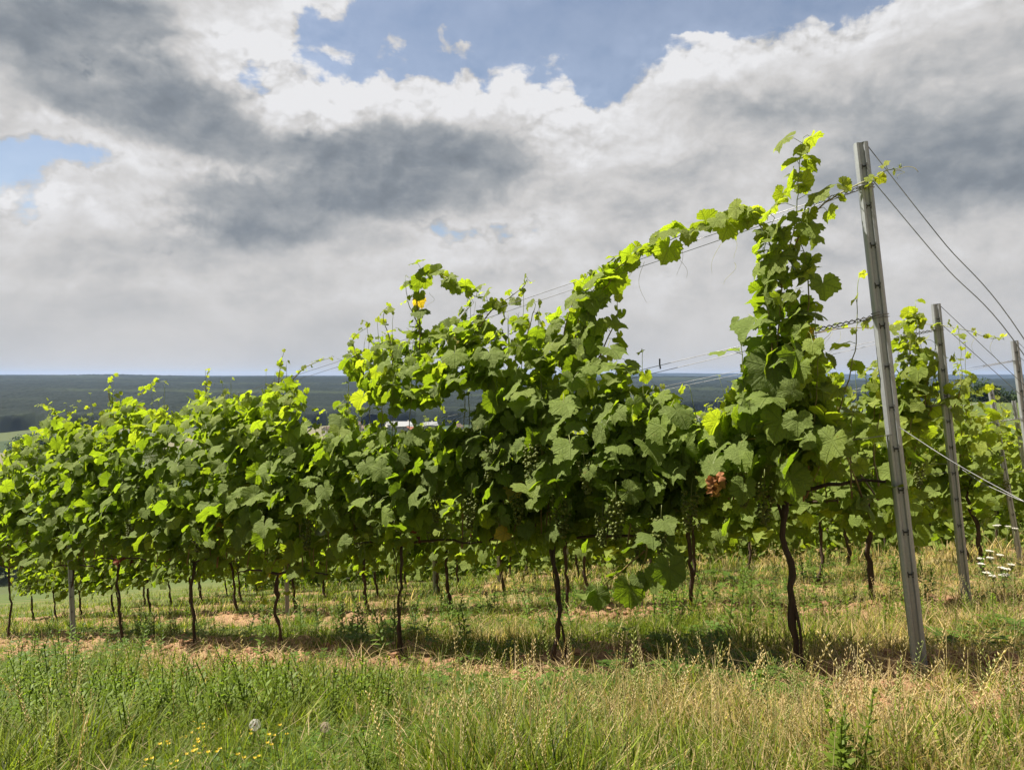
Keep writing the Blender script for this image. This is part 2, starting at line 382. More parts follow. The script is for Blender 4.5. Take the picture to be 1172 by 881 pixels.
def m_wire():
    m, t, o = mat('wire'); n = t.noise(objc(t), 12, 3, .5)
    t.put(o.inputs[0], bsdf(t, t.mix(n, (.10, .10, .105), (.26, .26, .27)), .45, .5, .7).outputs[0]); return m
def m_plain(name, a, b, scale=20, rough=.8, bmp=.3, spec=.3):
    m, t, o = mat(name); n = t.noise(objc(t), scale, 5, .6)
    t.put(o.inputs[0], bsdf(t, t.mix(n, a, b), rough, spec, normal=bump(t, n, bmp, .02)).outputs[0]); return m
def m_clod():
    m, t, o = mat('soil clods'); P = posn(t); n = t.noise(P, 14, 6, .65); n2 = t.noise(P, 90, 4, .6)
    c = t.mix(n, (.12, .058, .032), (.30, .17, .10)); c = t.mix(t.ss(n2, .5, .9), c, (.36, .25, .17))
    t.put(o.inputs[0], bsdf(t, c, .95, .1, normal=bump(t, n2, .8, .01)).outputs[0]); return m
def m_forest():
    m, t, o = mat('forest canopy'); P = posn(t); n = t.noise(P, .03, 5, .6); n2 = t.noise(t.vm('MULTIPLY', P, (.0012, .006, 0)), 1., 4, .6)
    c = t.mix(n, (.003, .006, .005), (.012, .018, .010)); c = t.mix(t.ss(n2, .52, .66), c, (.022, .030, .014))
    t.put(o.inputs[0], bsdf(t, c, .95, .1).outputs[0]); return m
M = dict(ground=m_ground(), leaf=m_leaf(), bark=m_bark(), zinc=m_zinc(), wire=m_wire(), clod=m_clod(), forest=m_forest(),
         shoot=m_tint('green cane', .5, .4, 0., nscale=30), grass=m_tint('grass blade', .55, .2, .45, nscale=40, namt=.22, tmul=(1.55, 1.6, .9)),
         berry=m_tint('green grape', .45, .3, .15, nscale=80, namt=.3), petal=m_tint('petal', .6, .3, .35, nscale=50, namt=.05, tmul=(1, 1, 1)),
         dead=m_tint('dead leaf', .75, .2, .2, nscale=70, namt=.75, tmul=(1.3, 1, .8)), dark=m_plain('punched steel edge', (.02, .02, .02), (.06, .06, .06)), wall=m_plain('render wall', (.38, .36, .33), (.5, .48, .44), 1.5),
         roof=m_plain('clay roof', (.26, .10, .06), (.38, .16, .09), 2.), roofgrey=m_plain('sheet roof', (.22, .23, .24), (.34, .35, .36), 2.),
         roofbrown=m_plain('brown roof', (.10, .07, .055), (.17, .12, .09), 2.), tree=m_tint('tree foliage', .7, .2, .25, nscale=2, namt=.3), wood=m_plain('tree bark', (.05, .035, .025), (.12, .09, .07), 6),
         glass=m_plain('window', (.03, .035, .04), (.06, .07, .08), 3, .2))

# ---------------------------------------------------------------- the setting
tag(build_terrain().build('ground', M['ground']), kind='structure')

def build_forest():
    A = np.linspace(-rad(44), rad(44), 900); r = 700 * np.exp(np.linspace(0, math.log(3050 / 700), 330))
    rr, aa = np.meshgrid(r, A, indexing='ij'); x = rr * np.sin(aa); y = rr * np.cos(aa)
    edge = 730 + 90 * (fbm(aa * 9 + 3, aa * 0, 3) - .5) * 2 + 500 * sstep(aa, .02, .5)
    h = 15 * sstep(rr, edge, edge + 25) - 3
    z = ground0(x, y) + h + (h > 5) * ((fbm(x * .07, y * .05, 3) - .5) * 5 + R.uniform(-.6, .6, x.shape)) + 26 * (fbm(x * .0016 + 4, y * .0016, 3) - .55) * sstep(rr, 1200, 2600)
    na = len(A); nr = len(r)
    i = np.arange(nr - 1)[:, None] * na; j = np.arange(na - 1)[None]; k = j + 1
    F = np.stack([np.stack([i + j, i + k, i + na + k], -1), np.stack([i + j, i + na + k, i + na + j], -1)], 2).reshape(-1, 3)
    mb = MB(); mb.add(np.stack([x, y, z], -1).reshape(-1, 3), F); return mb
tag(build_forest().build('distant_forest', M['forest']), 'broad dark blue-green forest covering the far side of the valley', 'forest', kind='stuff')
def build_hills():
    A = np.linspace(-rad(46), rad(46), 300); mb = MB(); r = [5200, 5800, 6600, 7600]
    prof = 6 + 26 * fbm(A * 5 + 8, A * 0 + 2, 4) - 14 + 16 * np.exp(-((A - .28) / .16) ** 2)
    Z = [np.full_like(A, -40), prof * .7, prof, np.full_like(A, -40)]
    V = np.concatenate([np.stack([q * np.sin(A), q * np.cos(A), z], -1) for q, z in zip(r, Z)]); n = len(A)
    i = np.arange(3)[:, None] * n; j = np.arange(n - 1)[None]; k = j + 1
    F = np.stack([np.stack([i + j, i + k, i + n + k], -1), np.stack([i + j, i + n + k, i + n + j], -1)], 2).reshape(-1, 3)
    mb.add(V, F); return mb
tag(build_hills().build('hills', M['forest']), kind='structure')

# haze: closed box round everything
HZ = dict(x=8200, y0=-3000, y1=8600, z0=-60, z1=45)
def build_haze():
    x, a, b, c, d = HZ['x'], HZ['y0'], HZ['y1'], HZ['z0'], HZ['z1']
    V = [(-x, a, c), (x, a, c), (x, b, c), (-x, b, c), (-x, a, d), (x, a, d), (x, b, d), (-x, b, d)]
    Q = [(0, 3, 2, 1), (4, 5, 6, 7), (0, 1, 5, 4), (1, 2, 6, 5), (2, 3, 7, 6), (3, 0, 4, 7)]
    me = bpy.data.meshes.new('haze'); me.from_pydata(V, [], Q)
    m = bpy.data.materials.new('air'); m.use_nodes = True; t = NT(m.node_tree); t.n.clear()
    o = t.new('ShaderNodeOutputMaterial'); v = t.new('ShaderNodeVolumePrincipled')
    v.inputs['Color'].default_value = (.38, .56, .95, 1); v.inputs['Density'].default_value = .00007; v.inputs['Anisotropy'].default_value = .1
    t.put(o.inputs['Volume'], v.outputs[0]); me.materials.append(m)
    o = bpy.data.objects.new('haze', me); COL.objects.link(o)
    tag(o, 'thin blue haze lying over the far valley and forest', 'haze', kind='stuff')
build_haze()

# ---------------------------------------------------------------- vine leaves
CA = np.array([0, 14, 28, 42, 55, 70, 85, 100, 115, 130, 148, 166, 180.]); CR = np.array([1, .90, .76, .82, .90, .80, .68, .74, .76, .70, .64, .50, .10])
def leaf_tmpl(nb, rings, seed, cup, fold, wave):
    g = np.random.default_rng(seed)
    def rad_at(a, j=0): return np.interp(np.abs(np.degrees(a)), CA, CR) * (1 + j)
    jl = g.uniform(.92, 1.08, 5)
    th = np.linspace(-np.pi, np.pi, nb, endpoint=False) + np.pi / nb
    V = [[0, 0, 0]]; idx = []
    for q, f in enumerate(rings):
        n = nb if f == 1 else max(6, nb // 2)
        a = np.linspace(-np.pi, np.pi, n, endpoint=False) + np.pi / n
        r = rad_at(a)
        if f == 1 and nb >= 20: r = r * (1 + .055 * np.where(np.arange(n) % 2, 1, -1) + g.uniform(-.03, .03, n))
        s = len(V); idx.append(np.arange(s, s + n))
        V += [[f * r_ * math.sin(a_), f * r_ * math.cos(a_), 0] for r_, a_ in zip(r, a)]
    V = np.array(V, float); F = []
    a0 = idx[0]; n = len(a0)
    F += [[0, a0[(i + 1) % n], a0[i]] for i in range(n - 1)]
    for A, B in zip(idx[:-1], idx[1:]):
        na, nb_ = len(A), len(B)
        if na == nb_:
            for i in range(na - 1): F += [[A[i], A[i + 1], B[i]], [A[i + 1], B[i + 1], B[i]]]
        else:
            for i in range(na):
                b0, b1 = B[2 * i], B[2 * i + 1]; F.append([A[i], b1, b0])
                if i < na - 1: F += [[A[i], A[i + 1], b1], [A[i + 1], B[2 * i + 2], b1]]
    F = np.array(F)[:, ::-1]
    rho = np.hypot(V[:, 0], V[:, 1]); ang = np.degrees(np.arctan2(V[:, 0], V[:, 1]))
    dv = np.min([np.abs(np.abs(ang) - v) for v in (0, 55, 115, 165)], 0) / 28.
    ph = g.uniform(0, 6.28, 3)
    z = .13 * rho * dv - cup * rho ** 2 + fold * np.abs(V[:, 0]) + wave * rho ** 2 * np.sin(np.radians(ang) * 3 + ph[0]) + wave * .7 * rho ** 2 * np.sin(np.radians(ang) * 5 + ph[1]) + g.uniform(-.012, .012, len(V)) * (rho > 0)
    U = V[:, :2].copy(); V[:, 2] = z
    V[:, 1] -= cup * .15 * rho ** 2
    V *= 1 / 1.45                                   # width about 1
    return V, F, U
pv = [(.18, .10, .10), (.30, -.05, .12), (.10, .35, .08), (.05, -.15, .16), (.40, .12, .08), (.22, .25, .15)]
LEAF_HI = [leaf_tmpl(40, (.34, .70, 1), 10 + i, *p) for i, p in enumerate(pv)]
LEAF_MD = [leaf_tmpl(20, (.55, 1), 20 + i, *p) for i, p in enumerate(pv)]
LEAF_LO = [leaf_tmpl(12, (.55, 1), 30 + i, *p) for i, p in enumerate(pv[:4])]
OLD = np.array([.055, .092, .010]); MID = np.array([.115, .165, .014]); YNG = np.array([.190, .232, .024]); YEL = np.array([.235, .255, .035])
def leaf_col(age, n):
    """age 0 old dark .. 1 young yellow-green"""
    age = np.clip(np.broadcast_to(age, (n,)) + R.normal(0, .10, n), 0, 1.25)[:, None]
    c = np.where(age < .5, OLD + (MID - OLD) * age * 2, np.where(age < 1, MID + (YNG - MID) * (age - .5) * 2, YNG + (YEL - YNG) * (age - 1) * 4))
    c = c * R.uniform(.78, 1.28, (n, 1)); odd = R.random(n) < .003
    c[odd] = np.array([.34, .24, .03]); return c
def put_leaves(mb, tm, pos, out, size, age, droop=.8, spread=.5, light=.45):
    """pos: petiole joints, out: outward vector for each leaf"""
    n = len(pos)
    N = nrm(out * .62 + np.array(SUNV) * light + np.array([0, 0, .28]) + R.normal(0, spread, (n, 3)))
    T = np.array([0, 0, -droop]) + out * .35 + R.normal(0, .45, (n, 3))
    T = nrm(T - (T * N).sum(1, keepdims=True) * N); X = np.cross(T, N)
    C = leaf_col(age, n); w = R.integers(0, len(tm), n); size = np.broadcast_to(size, (n,)); age_ = np.broadcast_to(age, (n,))
    # slight anisotropy per leaf
    sx = R.uniform(.85, 1.12, (n, 1)); 
    for i in range(len(tm)):
        k = w == i
        if k.any(): scatter(mb, tm[i], pos[k], X[k] * sx[k], T[k], N[k], size[k], C[k])
    return T, N
def petioles(ms, a, b, col=(.16, .20, .05)):
    for p, q in zip(a, b):
        m = (p + q) / 2 + np.array([0, 0, .012]); tube(ms, [p, m, q], [.0016, .0013, .0011], 3, col, cap=False)
N3 = np.array([*NRM, 0.]); D3 = np.array([*DIR, 0.])
def shoot(mb, ms, path, tm, s0=.12, s1=.035, step=.055, age0=.35, age1=1.1, r0=.0045, base=(0, 0, 0), pet=True, woody=0.):
    """a cane with alternate leaves, big and old at its foot, small and young at its tip"""
    path = np.asarray(path, float) - np.array(base); L = np.linalg.norm(np.diff(path, axis=0), axis=1).sum()
    n = max(6, int(L / .03)); P = spline(path, n); f = np.linspace(0, 1, n)
    P = P + np.cumsum(R.normal(0, .0022, (n, 3)), 0) * np.minimum(1, f * 5)[:, None]
    col = np.array([.20, .11, .05]) * (1 - f[:, None]) + np.array([.20, .26, .06]) * f[:, None]
    c = np.repeat(col, 5, 0); c = np.concatenate([c, col[:1], col[-1:]])
    tube(ms, P, r0 * (1 - .72 * f), 5, c)
    k = max(3, int(L / step)); ff = np.linspace(.04, 1, k) ** .93; q = np.interp(ff, f, np.arange(n)); i0 = np.clip(q.astype(int), 0, n - 1)
    pos = P[i0]; T = nrm(np.gradient(P, axis=0))[i0]
    sd = np.where(np.arange(k) % 2, 1, -1)[:, None] * (N3 * .7 + D3 * .7 * R.choice([-1, 1])) + R.normal(0, .45, (k, 3)); sd[:, 2] += .25
    out = nrm(sd - (sd * T).sum(1, keepdims=True) * T * .8)
    sz = (s0 + (s1 - s0) * ff ** 1.3) * R.uniform(.5, 1.25, k)
    jo = pos + out * (sz * .62)[:, None] * R.uniform(.4, 1.35, (k, 1))
    put_leaves(mb, tm, jo, nrm(out + R.normal(0, .25, (k, 3))), sz, age0 + (age1 - age0) * ff)
    if pet: petioles(ms, pos, jo)
    return P
def tendril(ms, p, L=.12, base=(0, 0, 0)):
    n = 14; f = np.linspace(0, 1, n); p = np.array(p) - np.array(base); a = R.uniform(0, 6.3)
    w = .02 * np.sin(f * R.uniform(3, 7) + a)
    P = p + np.stack([w + f * L * R.uniform(-.35, .35), .015 * np.cos(f * 5 + a), -f * L], -1)
    tube(ms, P, .0011 * (1 - .5 * f), 3, (.30, .30, .10), cap=False)
def cluster_mesh(seed):
    g = np.random.default_rng(seed); mb = MB()
    ico = bpy_ico()
    n = 95; L = .17
    for i in range(n):
        f = g.random() ** .8; z = -f * L; rr = (.036 * (1 - f) ** .6 + .008) * math.sqrt(g.uniform(.35, 1))
        a = g.uniform(0, 6.283); c = np.array([rr * math.cos(a), rr * math.sin(a), z - .02]) + g.normal(0, .002, 3)
        s = g.uniform(.0058, .0085)
        mb.add(ico[0] * s + c, ico[1], np.array([.095, .115, .018]) * g.uniform(.7, 1.3))
    tube(mb, [(0, 0, .03), (0, 0, 0), (0, 0, -.10)], [.002, .002, .001], 4, (.14, .16, .05))
    return mb.mesh('grape_cluster', M['berry'])
def bpy_ico():
    import bmesh
    b = bmesh.new(); bmesh.ops.create_icosphere(b, subdivisions=1, radius=1.0)
    V = np.array([v.co[:] for v in b.verts]); F = np.array([[v.index for v in f.verts] for f in b.faces]); b.free(); return V, F
CLUST = [cluster_mesh(s) for s in (1, 2, 3)]

# outline of the front row's leaf wall, photo pixels (top, bottom) read at the row's own plane
TOPX = [-60, 0, 21, 43, 65, 86, 108, 116, 127, 151, 172, 190, 215, 237, 259, 284, 300, 322, 345, 362, 384, 392, 410, 440, 462, 480, 520, 560, 600, 612, 625, 650, 690, 720, 745, 770, 790, 806, 822, 838, 850, 866, 884, 900, 925, 940, 952]
TOPY = [500, 520, 490, 470, 463, 468, 482, 466, 440, 442, 458, 447, 440, 434, 447, 436, 442, 420, 432, 462, 462, 400, 390, 372, 366, 362, 352, 350, 350, 356, 368, 374, 394, 404, 424, 446, 462, 480, 470, 440, 420, 360, 318, 318, 335, 420, 470]
BOTX = [-60, 0, 50, 110, 160, 200, 240, 290, 330, 370, 420, 460, 500, 560, 600, 650, 700, 740, 790, 820, 860, 900, 940, 960]
BOTY = [655, 652, 655, 640, 650, 655, 650, 640, 655, 640, 640, 625, 608, 622, 625, 622, 618, 634, 618, 585, 590, 572, 560, 540]
HOLES = [(505, 366, 15, 8), (577, 372, 14, 8), (470, 392, 10, 7), (585, 420, 10, 7), (720, 455, 10, 8), (455, 480, 52, 20), (412, 470, 20, 26), (548, 452, 16, 12), (365, 470, 22, 30), (688, 428, 13, 9), (632, 438, 16, 9), (525, 470, 26, 26), (745, 438, 14, 9), (400, 448, 15, 22), (200, 462, 15, 10), (820, 640, 40, 60), (880, 590, 22, 20)]
def canopy_front(mb, ms, n_, t0, t1, count, base, tm):
    base = np.array(base); got = 0; P = np.zeros((0, 3)); A = []
    while len(P) < count:
        m = count * 2
        t = R.uniform(t0 - .12, t1 + .12, m); q = R.normal(0, .15, m); q = np.clip(q, -.34, .34)
        xy = ENDS[0] + DIR * t[:, None] + NRM * q[:, None]
        px = 586 + FPX * xy[:, 0] / xy[:, 1]
        top = np.interp(px, TOPX, TOPY) + 14; bot = np.interp(px, BOTX, BOTY) - 14
        bot = bot - 62 * (fbm(t * 4.3 + 7, t * 0 + 1, 3) - .46)
        f = R.random(m) ** .92; py = top + (bot - top) * f
        ok = px < 955
        ta_ = (t0 + t1) / 2; ok &= R.random(m) > .72 * sstep(abs(t - ta_), .42, .78) * (.35 + .65 * f) * (n_ > 0)
        for hx, hy, a, b in HOLES: ok &= (((px - hx) / a) ** 2 + ((py - hy) / b) ** 2) > R.uniform(.75, 1.15, m)
        ok &= fbm(t * 4 + 3, py * .022, 3) > .27
        # thinner leaf wall low down
        ok &= R.random(m) < np.interp(f, [0, .6, .85, 1], [1, 1, .8, .55])
        z = xy[:, 1] * (430 - py) / FPX
        p = np.c_[xy, z][ok][:count - len(P)]
        P = np.concatenate([P, p]); A.append(np.c_[q[ok], f[ok]][:len(p)])
    A = np.concatenate(A); sd = np.sign(A[:, 0] + R.normal(0, .07, count))
    out = nrm(N3 * sd[:, None] + D3 * R.normal(0, .5, (count, 1)) + np.array([0, 0, .15]))
    age = .28 + .36 * (1 - A[:, 1]) ** 2.0 + (R.random(count) < .14) * .32
    sz = R.uniform(.072, .160, count) * (1. if n_ < 3 else 1.22) * (1 - .28 * (1 - A[:, 1]) ** 2)
    T, N = put_leaves(mb, tm, P - base, out, sz, age)
    k = R.random(count) < .5
    petioles(ms, (P - base)[k], (P - base - out * .05 + np.array([0, 0, .03]) - T * .03)[k])

def trunk_mb(h, lean, r=.017, seed=0, twin=False):
    g = np.random.default_rng(seed); mb = MB()
    def one(off, r, l2):
        n = 16; f = np.linspace(0, 1, n); w = np.cumsum(g.normal(0, .010, (n, 3)), 0); w[:, 2] = 0
        P = np.stack([off[0] + lean[0] * f + l2 * f, off[1] + lean[1] * f, -.06 + (h + .06) * f], -1) + w
        rr = r * (1.25 - .45 * f + .22 * np.exp(-((f - 1) / .12) ** 2) + .6 * np.exp(-(f / .1) ** 2)) * (1 + g.uniform(-.22, .25, n)); tube(mb, P, rr, 9, rough=.20); return P[-1]
    top = one((0, 0), r, 0)
    if twin: one((.03, -.02), r * .42, -.012)
    return mb, top
def cordon(mb, top, L0, L1, dz, r=.011, base=None):
    for s, L in ((-1, L0), (1, L1)):
        f = np.linspace(0, 1, 10)
        P = top + D3 * s * L * f[:, None] + np.array([0, 0, 1]) * (dz * s * f + .03 * np.sin(f * 3))[:, None] + R.normal(0, .006, (10, 3)) * f[:, None]
        tube(mb, P, r * (1 - .5 * f), 6, rough=.15)

ORD = ['first', 'second', 'third', 'fourth', 'fifth', 'sixth', 'seventh', 'eighth', 'ninth', 'tenth', 'eleventh', 'twelfth', 'thirteenth', 'fourteenth', 'fifteenth', 'sixteenth']
S = 1.35; T0 = .46
# ---- front row: every vine built for itself
FV = [(918, 770, 900, 570), (638, 780, 634, 622), (456, 742, 457, 625), (322, 750, 320, 655), (220, 748, 220, 645), (138, 738, 139, 640), (80, 726, 82, 650), (14, 716, 16, 650), (-30, 705, -28, 640)]
FL = ['tall leafy grapevine beside the leaning end post, its shoot highest against the sky',
      'bushiest front-row grapevine, with grape clusters, an orange dried leaf clump and leaves hanging low',
      'front-row grapevine with two thin trunks side by side and an arching top shoot',
      'front-row grapevine with light green suckers hanging round its thin trunk',
      'front-row grapevine on a straight dark trunk, just left of the one with hanging suckers',
      'front-row grapevine with a reddish dead leaf at the head of its trunk',
      'front-row grapevine growing round the intermediate steel post on the left',
      'front-row grapevine at the left, with a crooked trunk, left of the intermediate steel post',
      'last front-row grapevine cut by the left edge of the photo']
roots = []
def line_t(px):      # t on the front row whose image column is px
    u = (px - 586) / FPX; e = ENDS[0]; return (e[0] - u * e[1]) / (.767 + u * .641)
for i, (bx, by, hx, hy) in enumerate(FV):
    t = line_t(bx); x, y = on_row(0, t); gz = float(ground(x, y))
    head = px_row(0, hx, hy); h = float(head[2]) - gz; base = (x, y, gz)
    r = empty('grapevine', base); tag(r, FL[i], 'grapevine', 'grapevines in the front row')
    lean = (head[0] - x, head[1] - y)
    tb, top = trunk_mb(h, lean, [.0135, .012, .0095, .011, .012, .012, .011, .012, .012][i], 40 + i, twin=i in (0, 1, 2))
    ta = line_t(bx); t0 = ta - .72; t1 = ta + .72
    if i == 0: t0 = .05
    dz = -.10
    cordon(tb, top, min(.62, ta - t0), .62, dz)
    tb.build('trunk', M['bark'], r)
    fo, sh = MB(), MB(); hi = LEAF_HI if i < 4 else LEAF_MD
    cnt = [600, 980, 820, 620, 600, 600, 580, 560, 480][i]
    canopy_front(fo, sh, i, t0, t1, cnt, base, hi)
    # upright canes inside the leaf wall
    for k in range(9):
        tt = R.uniform(t0 + .1, t1 - .1); q = R.uniform(-.08, .08); xx, yy = on_row(0, tt, q); px = 586 + FPX * xx / yy
        zt = yy * (430 - np.interp(px, TOPX, TOPY)) / FPX + R.uniform(-.10, .10); zb = gz + h - .1 * (tt - ta)
        mid = (zt + zb) / 2; j = R.normal(0, .06, 2)
        shoot(fo, sh, [(xx, yy, zb), (xx + j[0], yy + j[1], mid), (xx + j[0] * 1.5, yy + j[1] * .5, zt)], hi, .12, .05, .10, .3, 1.0, base=base, pet=i < 4)
    r['_'] = 0; del r['_']
    roots.append((r, fo, sh, base, hi))
# named shoots of the front row (vine index, path in pixels, q, leaf sizes, spacing, ages)
NS = [(1, [(640, 420), (648, 370), (660, 335), (676, 312)], .0, .11, .07, .036, .5, .9), (1, [(680, 420), (692, 390), (702, 362), (704, 338)], -.05, .11, .06, .036, .5, .9), (1, [(655, 430), (640, 390), (626, 362)], -.06, .11, .08, .04, .45, .8),
      (2, [(450, 420), (446, 390), (440, 366), (446, 350)], 0., .10, .06, .045, .5, 1.), (2, [(520, 390), (530, 362), (544, 348)], -.05, .11, .07, .04, .45, .9),
      (1, [(650, 440), (664, 400), (672, 368), (678, 345), (697, 321), (716, 298), (747, 283), (786, 267), (830, 255), (862, 246)], -.02, .135, .095, .022, .40, .9),
      (1, [(655, 400), (668, 350), (690, 318), (712, 292)], -.03, .10, .07, .035, .5, .95),
      (0, [(903, 560), (898, 480), (892, 420), (897, 350), (904, 300), (914, 255), (919, 210), (921, 168)], -.06, .15, .092, .030, .30, 1.0),
      (0, [(896, 470), (884, 400), (876, 340), (872, 290), (884, 250)], -.10, .13, .075, .045, .25, .8),
      (0, [(908, 400), (925, 350), (925, 300), (916, 255)], -.02, .12, .08, .05, .3, .75),
      (0, [(895, 330), (884, 285), (866, 255), (848, 240)], -.04, .12, .08, .032, .5, 1.0),
      (0, [(904, 300), (918, 262), (938, 240), (958, 226), (985, 212), (1004, 205), (1018, 197), (1032, 193)], -.03, .085, .025, .045, .6, 1.25),
      (0, [(893, 500), (868, 455), (850, 420), (846, 372)], -.12, .14, .09, .055, .2, .55),
      (2, [(480, 400), (480, 372), (468, 345), (464, 314)], -.05, .10, .04, .05, .4, 1.0),
      (2, [(482, 385), (478, 335), (490, 314), (508, 316), (530, 328), (553, 340), (578, 347)], 0., .11, .08, .03, .45, .95),
      (2, [(540, 390), (560, 360), (580, 345), (600, 330), (604, 322)], .03, .10, .05, .05, .45, .95),
      (2, [(420, 440), (412, 410), (405, 385), (425, 370)], 0., .10, .055, .05, .5, 1.),
      (1, [(600, 400), (606, 372), (612, 350)], -.04, .10, .06, .05, .4, .9),
      (3, [(318, 445), (322, 420), (327, 402)], 0., .075, .04, .045, .6, 1.15),
      (3, [(330, 440), (345, 424), (362, 415), (382, 409)], .0, .06, .03, .04, .7, 1.15),
      (4, [(238, 455), (236, 436), (240, 424)], 0., .075, .04, .05, .6, 1.15),
      (5, [(126, 462), (124, 446), (128, 434)], 0., .08, .05, .05, .7, 1.2),
      (5, [(160, 452), (172, 440), (190, 436)], 0., .07, .04, .05, .6, 1.15),
      (6, [(70, 480), (55, 466), (44, 462)], 0., .08, .05, .05, .6, 1.15),
      (1, [(742, 612), (738, 640), (728, 665), (720, 688)], -.26, .12, .13, .085, .2, .3),
      (1, [(738, 630), (712, 655), (694, 668), (684, 682)], -.24, .11, .09, .10, .2, .3),
      (1, [(748, 615), (758, 640), (764, 655)], -.26, .12, .12, .10, .15, .25),
      (1, [(572, 600), (568, 628), (560, 650)], -.15, .12, .09, .06, .5, .7),
      (1, [(590, 600), (588, 620), (596, 640)], -.12, .11, .09, .07, .5, .7),
      (3, [(316, 640), (306, 660), (300, 676), (304, 700)], -.06, .085, .05, .045, .8, 1.1),
      (3, [(330, 645), (338, 662), (336, 680)], -.06, .08, .05, .05, .8, 1.1),
      (0, [(880, 500), (850, 505), (828, 515), (812, 530)], -.12, .12, .07, .07, .5, .9)]
for (vi, pts, q, s0, s1, st, a0, a1) in NS:
    r, fo, sh, base, hi = roots[vi]
    ms = MB(); shoot(fo, ms, [px_row(0, x, y, q) for x, y in pts], LEAF_HI, s0, s1, st, a0, a1, .0048, base=base); ms.build('shoot', M['shoot'], r)
# single large leaves that read by themselves
def big_leaf(vi, x, y, q, size, out, tip, age):
    r, fo, sh, base, hi = roots[vi]
    p = px_row(0, x, y, q) - np.array(base); N = nrm(np.array([out], float)); T = np.array([tip], float); T = nrm(T - (T * N).sum(1, keepdims=True) * N)
    scatter(fo, LEAF_HI[(x + y) % 4], p[None], np.cross(T, N), T, N, size, leaf_col(age, 1))
    tube(sh, [p, p - T[0] * .05 - N[0] * .02, p + np.array([0, .06, .05])], .0018, 4, (.2, .22, .06))
for a in [(0, 884, 420, -.24, .215, (-.15, -.9, .42), (.15, -.2, -1), .12), (0, 912, 405, -.2, .18, (.5, -.6, .2), (.7, -.1, -.8), .2), (0, 862, 372, -.2, .15, (-.6, -.3, .8), (-.8, -.5, -.3), .45),
          (1, 652, 508, -.30, .17, (-.1, -.5, .9), (-.05, -.7, -.45), .40), (1, 646, 462, -.30, .16, (-.2, -.55, .9), (.1, -.7, -.4), .4), (1, 600, 462, -.28, .15, (-.3, -.5, .8), (-.3, -.7, -.4), .42),
          (1, 742, 512, -.3, .15, (.3, -.6, .8), (.4, -.6, -.5), .4), (1, 700, 400, -.24, .14, (.1, -.4, .9), (.2, -.6, -.3), .4), (1, 775, 470, -.2, .15, (.1, -.6, .8), (.3, -.6, -.5), .35),
          (2, 520, 405, -.26, .15, (-.1, -.6, .8), (0, -.7, -.4), .45), (1, 560, 405, -.26, .15, (-.3, -.6, .8), (.1, -.7, -.4), .42), (0, 905, 545, -.22, .15, (.2, -.9, .3), (.1, -.1, -1), .15),
          (2, 415, 455, -.2, .14, (-.5, .5, .5), (-.2, .1, -1), 1.05), (1, 822, 480, -.2, .12, (-.3, .7, .5), (-.2, .0, -1), .95), (1, 738, 668, -.28, .05, (0, -.8, .4), (0, -.2, -1), .3),
          (1, 720, 672, -.3, .15, (.1, -.9, .1), (.05, -.1, -1), .2), (1, 766, 650, -.3, .15, (.1, -.9, .2), (.0, -.1, -1), .15), (1, 684, 680, -.28, .115, (-.1, -.9, .2), (.0, -.1, -1), .2)]:
    big_leaf(*a)
for vi, x, y, L in [(0, 832, 258, .15), (0, 826, 262, .20), (1, 775, 272, .18), (1, 776, 285, .14), (1, 735, 300, .2), (1, 720, 305, .1), (0, 945, 380, .1), (2, 540, 345, .12), (2, 552, 350, .1), (0, 1030, 193, .04),
                    (5, 178, 440, .12), (4, 230, 440, .1), (2, 495, 335, .1), (0, 838, 300, .1)]:
    ms = MB(); tendril(ms, px_row(0, x, y, -.05), L, roots[vi][3]); ms.build('tendril', M['shoot'], roots[vi][0])
# reaching tendril off the end post
sh = MB(); tube(sh, spline([px_row(0, x, y, -.03) - np.array(roots[0][3]) for x, y in [(1025, 196), (1036, 191), (1046, 192), (1051, 197)]], 10), .0012, 3, (.34, .30, .12)); sh.build('tendril', M['shoot'], roots[0][0])
for i, (r, fo, sh, base, hi) in enumerate(roots):
    fo.build('foliage', M['leaf'], r); tag(sh.build('canes', M['shoot'], r), kind='stuff')
CL = {1: [(668, 520, -.32), (705, 560, -.30), (564, 505, -.26), (609, 500, -.28), (757, 585, -.30), (690, 580, -.25), (792, 555, -.26), (640, 560, -.22), (730, 600, -.22), (590, 560, -.2)], 0: [(850, 530, -.22), (930, 500, .1), (875, 545, -.2)],
      2: [(540, 560, -.24), (500, 560, -.2), (430, 560, -.2)], 3: [(350, 590, -.2), (300, 590, -.2)], 4: [(225, 600, -.2)], 5: [(150, 590, -.2)]}
for vi, l in CL.items():
    r, _, _, base, _ = roots[vi]
    for j, (x, y, q) in enumerate(l):
        c = link_mesh('grape_cluster', CLUST[j % 3], r, px_row(0, x, y, q) - np.array(base)); c.rotation_euler = (R.uniform(-.15, .15), R.uniform(-.15, .15), R.uniform(0, 6)); s = R.uniform(.95, 1.3); c.scale = (s, s, s)
